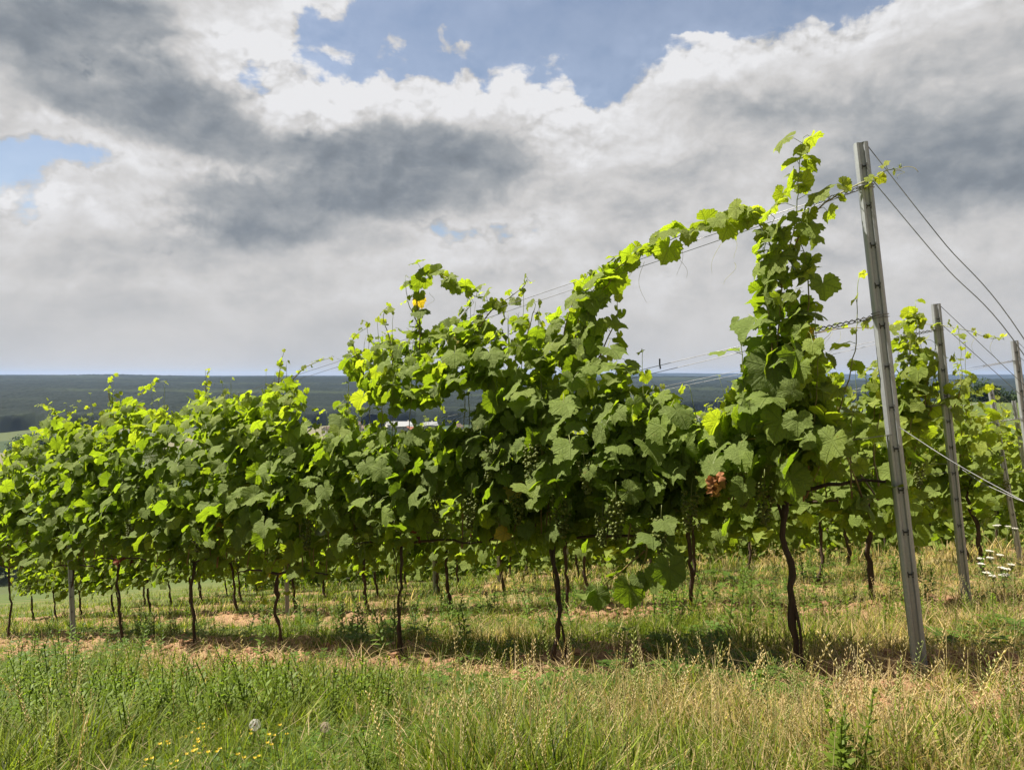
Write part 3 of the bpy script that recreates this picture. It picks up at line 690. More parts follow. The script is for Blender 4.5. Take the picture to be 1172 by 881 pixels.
# dried leaves
def dried(vi, x, y, q, n, s, col):
    r, _, _, base, _ = roots[vi]; mb = MB(); p = px_row(0, x, y, q) - np.array(base)
    for k in range(n):
        N = nrm(R.normal(0, 1, (1, 3))); T = nrm(np.cross(N, R.normal(0, 1, (1, 3))))
        V, F, U = leaf_tmpl(40, (.34, .70, 1), 300 + k, .9, .5, .45)
        scatter(mb, (V, F, U), (p + R.normal(0, s * .36, 3))[None], np.cross(T, N), T, N, s * R.uniform(.7, 1), np.array([col]) * R.uniform(.35, 1.35) * np.array([1, R.uniform(.8, 1.5), 1]))
    o = mb.build('dried_leaf', M['dead'], r); o['label'] = 'shrivelled orange-brown dead leaves'
dried(1, 818, 553, -.36, 13, .060, (.40, .19, .07)); dried(5, 141, 640, -.2, 4, .07, (.20, .045, .03)); dried(2, 480, 608, -.1, 2, .05, (.2, .03, .03))

# ---- rows behind: prototypes with shared meshes
def make_back(seed, top, tm, cnt, tall, bot_=.66, tmin=-.8):
    mbT, hd = trunk_mb(.74, (R.uniform(-.16, .02), R.uniform(-.08, .08)), .016, seed)
    cordon(mbT, hd, min(.6, -tmin), .6, -.1)
    fo, sh = MB(), MB()
    lob = R.uniform(0, 50)
    t = R.uniform(tmin, .8, cnt); q = np.clip(R.normal(0, .16, cnt), -.36, .36)
    topz = top - .25 + .42 * fbm(t * 2.6 + lob, t * 0, 3); botz = bot_ - .35 * (fbm(t * 3.5 + lob, t * 0 + 9, 3) - .4)
    f = R.random(cnt) ** .9; z = topz + (botz - topz) * f
    ok = fbm(t * 3.5 + lob, z * 3.5, 3) > .30
    t, q, z, f = t[ok], q[ok], z[ok], f[ok]; n = len(t)
    z = z - .12 * t                                  # the rows run downhill
    P = D3 * t[:, None] + N3 * q[:, None] + np.array([0, 0, 1]) * z[:, None]
    sd = np.sign(q + R.normal(0, .07, n)); out = nrm(N3 * sd[:, None] + D3 * R.normal(0, .5, (n, 1)) + np.array([0, 0, .15]))
    put_leaves(fo, tm, P, out, R.uniform(.085, .145, n) * (1 - .25 * (1 - f) ** 2), .42 + .5 * (1 - f) ** 1.7 + (R.random(n) < .25) * .35)
    for k in range(10):
        tt = R.uniform(max(tmin + .08, -.65), .65); zt = top + R.uniform(-.1, .12) + (R.uniform(.1, .38) if k < tall else 0) - .12 * tt; j = R.normal(0, .06, 3)
        b0 = hd + D3 * tt * .9; b0[2] = .74 - .12 * tt
        shoot(fo, sh, [b0, D3 * tt + np.array([j[0], j[1], (zt + .74) / 2]), D3 * (tt + j[2]) + np.array([j[0] * 2, j[1] * 2, zt])], tm, .115, .045, .085, .45, 1.1, pet=False)
    return [('trunk', mbT.mesh('trunk', M['bark'])), ('foliage', fo.mesh('foliage', M['leaf'])), ('shoot', sh.mesh('shoot', M['shoot']))]
PRO = {'near': [make_back(60 + i, 1.62, LEAF_MD, 560, 2) for i in range(3)], 'mid': [make_back(70 + i, 1.95, LEAF_MD, 700, 3) for i in range(4)],
       'far': [make_back(80 + i, 1.95, LEAF_LO, 620, 3) for i in range(3)], 'hedge': [make_back(90 + i, 1.9, LEAF_LO, 850, 3, .16) for i in range(3)], 'narrow': [make_back(99, 1.70, LEAF_MD, 380, 3, .66, -.04)], 'end': [make_back(95 + i, 1.72, LEAF_MD, 500, 3, .68, -.32) for i in range(3)]}
protos = {}
def copy_tree(o, parent=None):
    c = o.copy(); COL.objects.link(c)
    if parent is not None: c.parent = parent
    for ch in [k for k in SC_CH.get(o.name, [])]: copy_tree(ch, c)
    return c
SC_CH = {}
def back_vine(kind, i):
    key = (kind, i)
    if key not in protos:
        r = empty('grapevine', (0, 0, 0)); ch = [link_mesh(n, me, r) for n, me in PRO[kind][i]]
        for k in range(3 if kind in ('near', 'mid', 'end') else 0):
            c = link_mesh('grape_cluster', CLUST[k % 3], r, tuple(D3 * R.uniform(-.5, .5) + N3 * R.uniform(-.24, -.1) + np.array([0, 0, R.uniform(.82, 1.1)]))); ch.append(c)
        SC_CH[r.name] = ch; protos[key] = r; return r
    return copy_tree(protos[key])
TMAX = [0, 17.5, 19, 19, 20, 20, 20, 20, 20, 20]
cnt_back = 0
BASES = []
SIDE = ['', 'second', 'third', 'fourth', 'fifth', 'sixth', 'seventh', 'eighth', 'ninth', 'tenth']
for k in range(1, 10):
    n = 0; t = T0
    while t < TMAX[k]:
        tt = t + R.uniform(-.08, .08); x, y = on_row(k, tt, R.uniform(-.04, .04))
        kind = 'near' if tt < 4.5 and k < 5 else ('mid' if k < 5 else 'far')
        if kind == 'far' and tt < 4.5: kind = 'near' if k < 6 else 'far'
        if k >= 4: kind = 'hedge'
        if n == 0 and k < 4: kind = 'narrow' if k == 2 else 'end'
        r = back_vine(kind, int(R.integers(0, len(PRO[kind])))); r.location = (x, y, float(ground(x, y)) - .01)
        r.rotation_euler = (0, 0, R.uniform(-.1, .1) + (math.pi if (R.random() < .0) else 0)); s = R.uniform(.93, 1.06); r.scale = (s, s, s * (R.uniform(.92, 1.0) if kind != 'near' and k > 4 and tt < 4.5 else 1))
        tag(r, f'grapevine in the {SIDE[k]} row from the camera, {ORD[n]} from its right-hand end', 'grapevine', 'grapevines in the rows behind the front row')
        BASES.append((k, x, y)); n += 1; t += S
# tall shoots and the arching runner of the second row's first vines, as their own foliage on the near vine
r2 = [o for o in COL.objects if o.type == 'EMPTY' and o.get('label', '').startswith('grapevine in the second row from the camera, first')][0]
fo, sh = MB(), MB(); b2 = np.array(r2.location)
for pts, s0, s1, st, a0, a1 in [([(900, 410), (925, 385), (960, 377), (1000, 375), (1040, 371), (1075, 371), (1110, 376), (1140, 385), (1158, 389)], .085, .035, .05, .8, 1.2),
                                ([(1040, 480), (1036, 430), (1040, 390), (1045, 345)], .12, .06, .04, .5, 1.0), ([(1050, 470), (1052, 430), (1056, 400), (1052, 365)], .12, .06, .05, .5, 1.0),
                                ([(1020, 480), (1022, 440), (1030, 400)], .13, .08, .035, .6, 1.0), ([(1040, 470), (1044, 420), (1038, 380), (1050, 358)], .13, .08, .032, .6, 1.1), ([(1058, 470), (1062, 430), (1070, 395)], .13, .08, .035, .6, 1.0), ([(1000, 480), (1004, 440), (1010, 415)], .12, .08, .035, .6, 1.0), ([(1090, 470), (1098, 440), (1094, 408)], .11, .06, .04, .7, 1.1), ([(960, 480), (958, 450), (950, 430)], .12, .07, .035, .6, 1.0), ([(985, 480), (990, 450), (992, 425)], .1, .05, .05, .6, 1.1), ([(1060, 480), (1072, 450), (1064, 420)], .12, .07, .05, .4, .9), ([(1030, 470), (1046, 430), (1030, 385)], .12, .07, .05, .5, .9)]:
    shoot(fo, sh, [px_row(1, x, y, R.uniform(-.08, .05)) for x, y in pts], LEAF_MD, s0, s1, st, a0, a1, .004, base=b2)
for x, y in [(960, 378), (950, 380), (1075, 380), (1120, 380), (1135, 388)]: tendril(sh, px_row(1, x, y), .16, b2)
for nm, mb, mt in (('foliage', fo, 'leaf'), ('shoot', sh, 'shoot')):
    o = mb.build(nm, M[mt], r2); o.rotation_euler = (0, 0, -r2.rotation_euler.z); o.scale = [1 / v for v in r2.scale]

# ---------------------------------------------------------------- posts
def post_mb(H, w=.052, d=.034):
    """folded galvanised vineyard profile: open channel with lips and a centre groove"""
    prof = [(-w / 2, d * .5), (-w / 2, -d * .30), (-w * .36, -d * .5), (-w * .20, -d * .5), (-w * .13, -d * .22), (w * .13, -d * .22), (w * .20, -d * .5), (w * .36, -d * .5), (w / 2, -d * .30), (w / 2, d * .5),
            (w * .32, d * .5), (w * .32, d * .38), (w * .43, d * .38), (w * .43, -d * .22), (w * .33, -d * .38), (w * .23, -d * .38), (w * .15, -d * .10), (-w * .15, -d * .10), (-w * .23, -d * .38), (-w * .33, -d * .38), (-w * .43, -d * .22), (-w * .43, d * .38), (-w * .32, d * .38), (-w * .32, d * .5)]
    n = len(prof); mb = MB(); Z = np.linspace(-.25, H, 12)
    V = np.array([(x, y, z) for z in Z for x, y in prof]); F = []
    for a in range(len(Z) - 1):
        for i in range(n):
            j = (i + 1) % n; F += [[a * n + i, a * n + j, a * n + n + j], [a * n + i, a * n + n + j, a * n + n + i]]
    e = (len(Z) - 1) * n
    h = n // 2 - 2
    loop = list(range(n))
    for i in range(0, 9): # end caps: strips between the outer and the inner line of the fold
        o0, o1 = i, i + 1; k0, k1 = n - 1 - i, n - 2 - i
        F += [[e + o0, e + o1, e + k1], [e + o0, e + k1, e + k0]]
    mb.add(V, F); return mb
def hook_mb(w=.052, d=.034):
    mb = MB()
    for s in (-1, 1):
        tube(mb, [(s * .008, -d * .28, -.011), (s * .008, -d * .58, -.010), (s * .009, -d * .62, .004), (s * .010, -d * .52, .011)], .0022, 4)
    tube(mb, [(-.008, -d * .30, 0), (.008, -d * .30, 0)], .003, 4); return mb
HOOK = hook_mb().mesh('wire_hook', M['dark'], False); HD = []
def make_post(base, top, label, group, hooks=True, face=None, scale=1.):
    base = np.array(base, float); top = np.array(top, float); H = np.linalg.norm(top - base)
    r = empty('trellis_post', base); r.rotation_mode = 'QUATERNION'
    z = (top - base) / H; f = np.array(face if face is not None else (-base[0], -base[1], 0.), float); yv = -f; yv = yv - (yv @ z) * z; yv /= np.linalg.norm(yv); xv = np.cross(yv, z)
    r.rotation_quaternion = Matrix(np.stack([xv, yv, z], 1).tolist()).to_quaternion()
    tag(r, label, 'post', group)
    p = post_mb(H, .052 * scale, .034 * scale).build('profile', M['zinc'], r, smooth=False)
    if hooks:
        zz = H - .10
        while zz > .25:
            h = link_mesh('wire_hook', HOOK, r, (0, 0, zz)); h.scale = (scale,) * 3; zz -= .165
    # wraps of tying wire
    return r, z
def ground_pt(x, y): return np.array([x, y, float(ground(x, y))])
def px_post(k, xb, yb, xt, yt):
    b = px_row(k, xb, yb); g = ground_pt(b[0], b[1]); return g, px_row(k, xt, yt)
PW_ = 'galvanised steel trellis posts'
pg = {}
g, tp = px_post(0, 1054, 752, 985, 164); pg[0] = (g, tp)
make_post(g, tp, 'tallest grey steel end post, leaning left at the end of the front row', PW_, face=(-.25, -.95, 0))
g, tp = px_post(1, 1107, 705, 1071, 348); pg[1] = (g, tp)
make_post(g, tp, 'leaning grey steel end post of the second row, just right of the tallest post', PW_, face=(-.3, -.95, 0))
e = ENDS[2]; g = ground_pt(*e); tp = px_row(2, 1161, 390); pg[2] = (g, tp)
make_post(g, tp, 'grey steel post cut by the right edge, twisted wire tied near its top', PW_, face=(-.3, -.95, 0))
g, tp = px_post(3, 1168, 630, 1133, 442); pg[3] = (g, tp)
make_post(g, tp, 'small thin grey steel post leaning left near the right edge, below the guy wires', PW_, face=(-.3, -.95, 0))
for k in range(4, 10):
    g = ground_pt(*ENDS[k]); tp = g + np.array([-.25, .1, 1.95]); pg[k] = (g, tp)
x, y = on_row(0, line_t(84)); g = ground_pt(x, y); tp = px_row(0, 74, 490); mids = {0: (g, tp)}
make_post(g, tp, 'grey steel intermediate post standing among the leaves of the front row at the left', PW_, face=(.4, -.9, 0))
for k, px, ty, lab in ((1, 329, 470, 'grey steel intermediate post of the second row, seen between front-row trunks'), (2, 498, 500, 'grey steel intermediate post of the third row, seen behind the twin-trunked vine')):
    u = (px - 586) / FPX; e = ENDS[k]; t = (e[0] - u * e[1]) / (.767 + u * .641); x, y = on_row(k, t); g = ground_pt(x, y); tp = g + np.array([-.05, 0, 2.2]); mids[k] = (g, tp)
    make_post(g, tp, lab, PW_, face=(.3, -.9, 0), hooks=False)
for k in range(3, 6):
    x, y = on_row(k, 7.6); g = ground_pt(x, y); tp = g + np.array([-.05, 0, 2.1]); mids[k] = (g, tp)
    make_post(g, tp, f'grey steel intermediate post of the {SIDE[k]} vine row, half hidden by leaves', PW_, hooks=False)
for k in range(4, 7):
    make_post(pg[k][0], pg[k][1], f'grey steel end post of the {SIDE[k]} vine row, beyond the right-hand vines', PW_, hooks=False)

# ---------------------------------------------------------------- wires
def wire(name, pts, label, cat, group, r=.0016, n=40, sag=0.):
    P = spline(pts, n) if len(pts) > 2 else spline(pts, n); f = np.linspace(0, 1, n)
    P = P - np.array([0, 0, 1]) * (sag * np.sin(np.pi * f))[:, None]
    mb = MB(); tube(mb, P, r, 5); o = mb.build(name, M['wire'])
    tag(o, label, cat, group); return o
def along(k, frac, off=0.):
    """a wire from the end post to the intermediate post and on, at a fraction of the post height"""
    g, tp = pg[k]; a = g + (tp - g) * frac + N3 * off
    if k in mids: g2, t2 = mids[k]; b = g2 + (t2 - g2) * frac + N3 * off
    else: x, y = on_row(k, 8); b = ground_pt(x, y) + np.array([0, 0, 2.1 * frac]) + N3 * off
    x, y = on_row(k, 19); c = ground_pt(x, y) + np.array([0, 0, 2.2 * frac]) + N3 * off
    return a, b, c
WG = 'trellis wires strung along the vine rows'
names = [('top', .915, 'slack'), ('middle', .665, 'slack'), ('lower', .44, 'single')]
for k in range(0, 6):
    for nm, fr, _ in names:
        for sd, word in ((-.022, 'near'), (.022, 'far')):
            if nm == 'lower' and sd > 0: continue
            a, b, c = along(k, fr, sd)
            a2 = a.copy(); pts = [a2]
            f = np.linspace(0, 1, 14)[1:]
            ex = .012 if sd < 0 else -.012
            for q in f: p = a + (b - a) * q; p[2] += ex - .05 * math.sin(math.pi * q); pts.append(p)
            for q in (.33, .66, 1.): pts.append(b + (c - b) * q + np.array([0, 0, ex]))
            wire('trellis_wire', pts, f'{word} strand of the {nm} wire along the {"front" if k == 0 else SIDE[k]} vine row' if nm != 'lower' else f'single lower wire along the {"front" if k == 0 else SIDE[k]} vine row', 'wire', WG, .0015, 90)
# knots of twisted wire round the end posts
for k in range(0, 3):
    g, tp = pg[k]; z = (tp - g) / np.linalg.norm(tp - g)
    for nm, fr, _ in names[:2]:
        c = g + (tp - g) * fr; mb = MB(); a = np.linspace(0, 2 * math.pi * 2.2, 40)
        A = nrm(np.cross(z, [0, 1, 0])); B = np.cross(z, A)
        P = c + np.outer(np.cos(a), A) * .034 + np.outer(np.sin(a), B) * .024 + np.outer(np.linspace(-.012, .012, 40), z); tube(mb, P, .0018, 5)
        d = (along(k, fr)[1] - c); d /= np.linalg.norm(d); f = np.linspace(0, 1, 40)
        for ph in (0, math.pi):
            P = c + d * (.03 + f[:, None] * .22) + np.stack([0 * f, .006 * np.cos(f * 30 + ph) * (1 - f), .008 * np.sin(f * 30 + ph)], -1) ; tube(mb, P, .0018, 4)
        o = mb.build('wire_knot', M['wire']); tag(o, f'{nm} twisted wire knot wrapped round the end post of the {"front" if k == 0 else SIDE[k]} row', 'wire knot', 'wire knots on the end posts')
# guy wires to ground anchors beyond the right edge
for k in range(0, 4):
    g, tp = pg[k]; anc = g + np.array([1.15, -.62, 0]) * (1 if k == 0 else 1); anc[2] = float(ground(anc[0], anc[1]))
    for j, (fr, word) in enumerate(((.995, 'upper'), (.93, 'lower'))):
        s = g + (tp - g) * fr + np.array([.02, -.01, 0])
        # in the photo the two guys of the front row leave the frame about 390 px high
        if k == 0:
            u2, v2 = (1176 - 586) / FPX, (430 - (394 if j == 0 else 412)) / FPX; dd = 2.75 - .0 * j
            m = np.array([u2 * dd, dd, v2 * dd]); pts = [s, s + (m - s) * .12 + np.array([0, 0, -.002]), s + (m - s) * .5 + np.array([0, 0, -.008]), m, m + (m - s) * 1.0]
            pts[-1][2] = float(ground(pts[-1][0], pts[-1][1]))
        else: pts = [s, (s + anc) / 2 - np.array([0, 0, .01]), anc]
        wire('guy_wire', pts, f'{word} guy wire running down right from the {["tallest front", "second-row", "right-edge third-row", "small fourth-row"][k]} end post', 'wire', 'guy wires bracing the end posts', .0019, 40)
for (a, b, c, lab) in (((1028, 488), (1090, 530), (1176, 576), 'taut low anchor wire slanting down right from the middle of the tallest post'),):
    wire('anchor_wire', [px_row(0, *a), px_row(0, *a) + (px_row(0, c[0], c[1], -.5) - px_row(0, *a)) * .5 - np.array([0, 0, .01]), px_row(0, c[0], c[1], -.5)], lab, 'wire', None, .0018, 20)
wire('anchor_wire', [px_row(1, 1040, 532), px_row(1, 1089, 532), px_row(1, 1125, 553, -.1), px_row(1, 1178, 577, -.3)], 'pale low anchor wire bent where it passes the second-row end post', 'wire', None, .0024, 24)
for (x, y) in ((755, 417), (520, 400)):
    mb = MB(); p = px_row(0, x, y); tube(mb, [p + np.array([0, 0, .028]), p, p + np.array([.004, 0, -.022])], .004, 5)
    o = mb.build('wire_clip', M['dark']); tag(o, 'small dark clip holding the middle wires ' + ('left of the big shoot' if x > 700 else 'above the twin-trunked vine'), 'clip', 'wire clips')

# ---------------------------------------------------------------- grass, weeds, soil
def frustum_pts(n, y0, y1, power=1.0, margin=.74):
    """points spread evenly over the visible ground, thinned with distance"""
    d = y0 * (y1 / y0) ** (R.random(n) ** power); u = R.uniform(-margin, margin, n); return u * d, d
def blades(mb, x, y, h, w, lean, col, segs=3, bend=1.6, z0=None):
    n = len(x); a = R.uniform(0, 6.283, n); z = (ground(x, y) - .01) if z0 is None else z0
    la = a + R.normal(0, .5, n); dx, dy = np.cos(la), np.sin(la)
    wx, wy = -np.sin(a), np.cos(a)
    # face the width across a random heading
    rows = []
    for s in range(segs + 1):
        f = s / segs; off = lean * h * f ** bend; hh = h * (f - .25 * np.clip(lean, 0, 1.2) * f ** 2)
        ww = w * (1 - f) ** .7 * (1 if s else .8)
        c = np.stack([x + dx * off, y + dy * off, z + hh], -1)
        if s < segs:
            e = np.stack([wx * ww, wy * ww, 0 * ww], -1) * .5; rows += [c - e, c + e]
        else: rows.append(c)
    V = np.stack(rows, 1); m = V.shape[1]; F = []
    for s in range(segs - 1): F += [[2 * s, 2 * s + 1, 2 * s + 3], [2 * s, 2 * s + 3, 2 * s + 2]]
    F.append([2 * segs - 2, 2 * segs - 1, 2 * segs]); F = np.array(F)
    FF = (F[None] + (np.arange(n) * m)[:, None, None]).reshape(-1, 3)
    mb.add(V.reshape(-1, 3), FF, np.repeat(col, m, 0))
def gcol(n, dry):
    g = np.array([.072, .122, .008]); g2 = np.array([.200, .240, .020]); s = np.array([.46, .37, .18]); s2 = np.array([.30, .20, .09])
    k = R.random((n, 1)); c = g * (1 - k) + g2 * k; k2 = R.random((n, 1)); d = s * (1 - k2 * .6) + s2 * k2 * .6
    isd = R.random(n) < dry; c[isd] = d[isd]; return c * R.choice([.4, .8, 1., 1.3], (n, 1)) * R.uniform(.8, 1.2, (n, 1)), isd
def spread(n, y0, y1, power=1., keep_soil=.1, soil_pow=1.):
    x, y = frustum_pts(n, y0, y1, power); m = soilmask(x, y)
    ok = R.random(n) > np.clip(m * 1.15, 0, 1 - keep_soil); ok &= np.hypot(x, y) > 1.6
    return x[ok], y[ok]
# short sward
mb = MB()
for n, y0, y1, hh, ww in ((80000, 1.7, 5.5, (.04, .16), .0046), (90000, 4.5, 13, (.05, .16), .0055), (45000, 11, 32, (.07, .2), .013)):
    x, y = spread(n, y0, y1); x = np.where(R.random(len(x)) < .22, x * 1.6, x); d = dryness(x, y); c, isd = gcol(len(x), d * .75); cl = fbm(x * 3, y * 3, 3)
    h = R.uniform(*hh, len(x)) * (.4 + 1.3 * cl); blades(mb, x, y, h, ww * R.uniform(.6, 1.4, len(x)), R.uniform(.1, 1.2, len(x)), c)
tag(mb.build('short_grass', M['grass']), 'short green and dry turf growing over the vineyard ground', 'grass', kind='stuff')
# taller tufts
mb = MB()
def hmap(x, y):
    """mown lower beside the vines and in the clover patch"""
    d = CS[0] - (NRM[0] * x + NRM[1] * y)
    a = np.where(d > 0, np.clip(.22 + d * .62, .22, 1), .72 + .28 * sstep(-d, 6, 9))
    yy = np.maximum(y, .5); c = np.exp(-((x / yy + .33) / .15) ** 4) * np.exp(-(np.maximum(y - 2.5, 0) / .25) ** 2)
    a = np.maximum(a, .9 * sstep(x, 1.35, 1.6) * (d > 0.05))
    return a * (1 - .78 * c)
def tufts(mb, nt, y0, y1, per, hrange, w, dbias, keep_soil=.05, px=None):
    x, y = spread(nt, y0, y1, 1., keep_soil) if px is None else px
    if px is None: x = np.where(R.random(len(x)) < .12, x * 1.6, x)
    tall = np.clip(fbm(x * 1.3 + 50, y * 1.3, 3) * 2 - .45, .15, 1.2); d = dryness(x, y)
    X = np.repeat(x, per) + R.normal(0, .035, len(x) * per); Y = np.repeat(y, per) + R.normal(0, .035, len(x) * per); H = np.repeat(tall, per)
    td = np.repeat(np.clip(d + dbias + R.normal(0, .25, len(x)), 0, 1), per)
    c, isd = gcol(len(X), td); h = R.uniform(*hrange, len(X)) * H * hmap(X, Y)
    blades(mb, X, Y, h, w * R.uniform(.6, 1.5, len(X)), R.uniform(.15, 1.1, len(X)), c, segs=4)
tufts(mb, 4600, 1.75, 3.6, 11, (.12, .34), .0062, -.14); tufts(mb, 4200, 3.4, 9, 11, (.10, .28), .0080, -.14); tufts(mb, 2600, 8, 26, 8, (.15, .4), .014, .1)
tufts(mb, 2200, 1.75, 3.6, 7, (.12, .34), .011, -.35)
tufts(mb, 0, 0, 0, 12, (.20, .42), .0062, -.05, px=(R.normal(1.50, .16, 46), R.normal(2.70, .07, 46)))
tufts(mb, 0, 0, 0, 12, (.14, .34), .0062, -.2, px=(R.uniform(-4.5, 2.2, 160), R.uniform(1.9, 2.5, 160)))
tag(mb.build('tall_grass', M['grass']), 'tufts of taller green and straw-coloured grass across the foreground', 'grass', kind='stuff')
# flowering stalks with zigzag seed heads
def stalk_tmpl(seed):
    g = np.random.default_rng(seed); mb = MB(); lean = g.uniform(.05, .30); n = 9; f = np.linspace(0, 1, n)
    P = np.stack([lean * f ** 1.8, g.uniform(-.04, .04) * f, f], -1); tube(mb, P, .0022, 3, cap=False)
    k = 16
    for i in range(k):
        s = .62 + .38 * i / k; c = np.array([lean * s ** 1.8, 0, s]); sd = 1 if i % 2 else -1
        v = np.array([sd * .55 + lean * .5, g.uniform(-.5, .5), 1.1]); v = v / np.linalg.norm(v) * .042; q = np.cross(v, [0, 1, 0]); q = q / np.linalg.norm(q) * .0058; u = np.array([0, .0055, 0])
        mb.add([c, c + v * .45 + q, c + v, c + v * .45 - q, c + v * .45 + u], [[0, 1, 4], [1, 2, 4], [2, 3, 4], [3, 0, 4], [0, 3, 2], [0, 2, 1]])
    return np.concatenate(mb.V), np.concatenate(mb.F), np.concatenate(mb.U)
ST = [stalk_tmpl(s) for s in range(6)]
mb = MB()
def stalks(mb, x, y, h, col):
    n = len(x); a = R.uniform(0, 6.283, n); til = R.normal(0, .16, (n, 2)); Z = nrm(np.c_[til, np.ones(n)]); X = np.c_[np.cos(a), np.sin(a), np.zeros(n)]; X = nrm(X - (X * Z).sum(1, keepdims=True) * Z); Y = np.cross(Z, X)
    w = R.integers(0, 6, n); pos = np.c_[x, y, ground(x, y)]
    for i in range(6):
        k = w == i
        if k.any(): scatter(mb, ST[i], pos[k], X[k], Y[k], Z[k], h[k], col[k])
for n, y0, y1 in ((2600, 1.8, 4.2), (900, 4, 10), (700, 9, 22)):
    x, y = spread(n, y0, y1); p = R.random(len(x)) < np.clip(-.02 + .26 * x + .5 * fbm(x * 1.1 + 9, y * 1.1, 3), .08, 1); x, y = x[p], y[p]
    c = np.array([.54, .46, .27]) * R.uniform(.7, 1.15, (len(x), 1)) + R.uniform(-.02, .02, (len(x), 3)); gr = R.random(len(x)) < .35; c[gr] = c[gr] * np.array([.62, .80, .5])
    stalks(mb, x, y, R.uniform(.18, .42, len(x)) * hmap(x, y) ** .6, c)
tag(mb.build('seed_grass', M['grass']), 'pale flowering grass stalks with zigzag seed heads', 'grass', kind='stuff')
# clover-like ground cover and small herb leaves
def herb_tmpl(kind, seed):
    g = np.random.default_rng(seed); mb = MB()
    if kind == 'clover':
        for s in range(7):
            a = g.uniform(0, 6.28); c = np.array([math.cos(a), math.sin(a), 0]) * g.uniform(.1, .9); c[2] = g.uniform(.5, 1.1)
            for l in range(3):
                b = a + l * 2.09; d = np.array([math.cos(b), math.sin(b), g.uniform(-.1, .3)]) * .30; q = np.array([-math.sin(b), math.cos(b), 0]) * .15
                mb.add([c, c + d * .55 + q, c + d, c + d * .55 - q], [[0, 1, 2], [0, 2, 3]])
    else:
        H = 1.; lean = g.normal(0, .12, 2); n = 8; f = np.linspace(0, 1, n); P = np.stack([lean[0] * f ** 2, lean[1] * f ** 2, f], -1); tube(mb, P, .010, 4, cap=False)
        for s in range(26):
            h = .12 + .88 * s / 26; a = s * 2.4 + g.uniform(-.3, .3); c = np.array([lean[0] * h * h, lean[1] * h * h, h]); L = .26 * (1.15 - h * .75) * g.uniform(.7, 1.2)
            up = .15 + .9 * h; d = nrm(np.array([math.cos(a), math.sin(a), up])) * L; q = np.array([-math.sin(a), math.cos(a), 0]) * L * .17; dr = np.array([0, 0, -L * .18])
            mb.add([c, c + d * .35 + q, c + d * .7 + q * .7 + dr * .4, c + d + dr, c + d * .7 - q * .7 + dr * .4, c + d * .35 - q, c + d * .5 - np.array([0, 0, L * .04])], [[0, 1, 6], [1, 2, 6], [2, 3, 6], [3, 4, 6], [4, 5, 6], [5, 0, 6]])
    return np.concatenate(mb.V), np.concatenate(mb.F), np.concatenate(mb.U)
def place_t(mb, T, x, y, s, col, dz=0.):
    n = len(x); a = R.uniform(0, 6.283, n); til = R.normal(0, .12, (n, 2)); Z = nrm(np.c_[til, np.ones(n)]); X = np.c_[np.cos(a), np.sin(a), np.zeros(n)]; X = nrm(X - (X * Z).sum(1, keepdims=True) * Z); Y = np.cross(Z, X)
    w = R.integers(0, len(T), n); pos = np.c_[x, y, ground(x, y) + dz]
    for i in range(len(T)):
        k = w == i
        if k.any(): scatter(mb, T[i], pos[k], X[k], Y[k], Z[k], s[k], col[k])
CT = [herb_tmpl('clover', s) for s in range(4)]; HT = [herb_tmpl('herb', 20 + s) for s in range(5)]
mb = MB()
x, y = frustum_pts(8200, 1.75, 3.6); k = (fbm(x * 1.2 + 77, y * 1.2, 3) + .5 * np.exp(-((x + 1.1) ** 2 / .7 + (y - 2.45) ** 2 / .15)) > .56) & (x < 1.2); x, y = x[k], y[k]
place_t(mb, CT, x, y, R.uniform(.03, .065, len(x)), np.array([.075, .135, .018]) * R.uniform(.7, 1.4, (len(x), 1)))
x, y = spread(3500, 3.2, 11, 1., .12); k = fbm(x * 1.2 + 7, y * 1.2, 3) > .5; x, y = x[k], y[k]
place_t(mb, CT, x, y, R.uniform(.05, .11, len(x)), np.array([.075, .135, .018]) * R.uniform(.7, 1.4, (len(x), 1)))
tag(mb.build('clover', M['grass']), 'low dark green clover and small leaves covering the ground', 'ground cover', kind='stuff')
mb = MB()
x, y = spread(4200, 1.85, 5.0, 1., .12); k = (fbm(x * .9 + 22, y * .9 + 3, 3) + np.where(x < -.4, .12, -.07)) > .5; k &= ~((x > .9) & (y < 3.1)); x, y = x[k], y[k]
place_t(mb, HT, x, y, R.uniform(.10, .28, len(x)) * hmap(x, y), np.array([.13, .19, .020]) * R.uniform(.75, 1.25, (len(x), 1)))
x, y = spread(1300, 4.5, 12, 1., .15); k = fbm(x * .9 + 22, y * .9 + 3, 3) > .47; x, y = x[k], y[k]
place_t(mb, HT, x, y, R.uniform(.12, .34, len(x)), np.array([.10, .16, .022]) * R.uniform(.75, 1.25, (len(x), 1)))
tag(mb.build('leafy_weeds', M['grass']), 'leafy upright weeds growing thick among the grass', 'weeds', kind='stuff')
# straw litter and clods
mb = MB(); x, y = frustum_pts(40000, 1.75, 14); m = soilmask(x, y); k = R.random(len(x)) < .28 + .28 * m; x, y = x[k], y[k]; n = len(x)
blades(mb, x, y, R.uniform(.03, .11, n), R.uniform(.002, .005, n) * (1 + y * .12), R.uniform(1.5, 3.5, n), np.array([.46, .36, .20]) * R.uniform(.6, 1.2, (n, 1)), segs=2, z0=ground(x, y) + .012)
tag(mb.build('straw_litter', M['grass']), 'dry straw litter lying on the bare soil', 'straw', kind='stuff')
def clod_tmpl(seed):
    V, F = bpy_ico(); g = np.random.default_rng(seed); V = V * g.uniform(.65, 1.25, (len(V), 1)) * np.array([1, .8, .6]); return V, F, np.zeros((len(V), 2))
GT = [clod_tmpl(s) for s in range(6)]
mb = MB(); x, y = frustum_pts(26000, 2.2, 16); m = soilmask(x, y); k = R.random(len(x)) < m * m; x, y = x[k], y[k]; n = len(x)
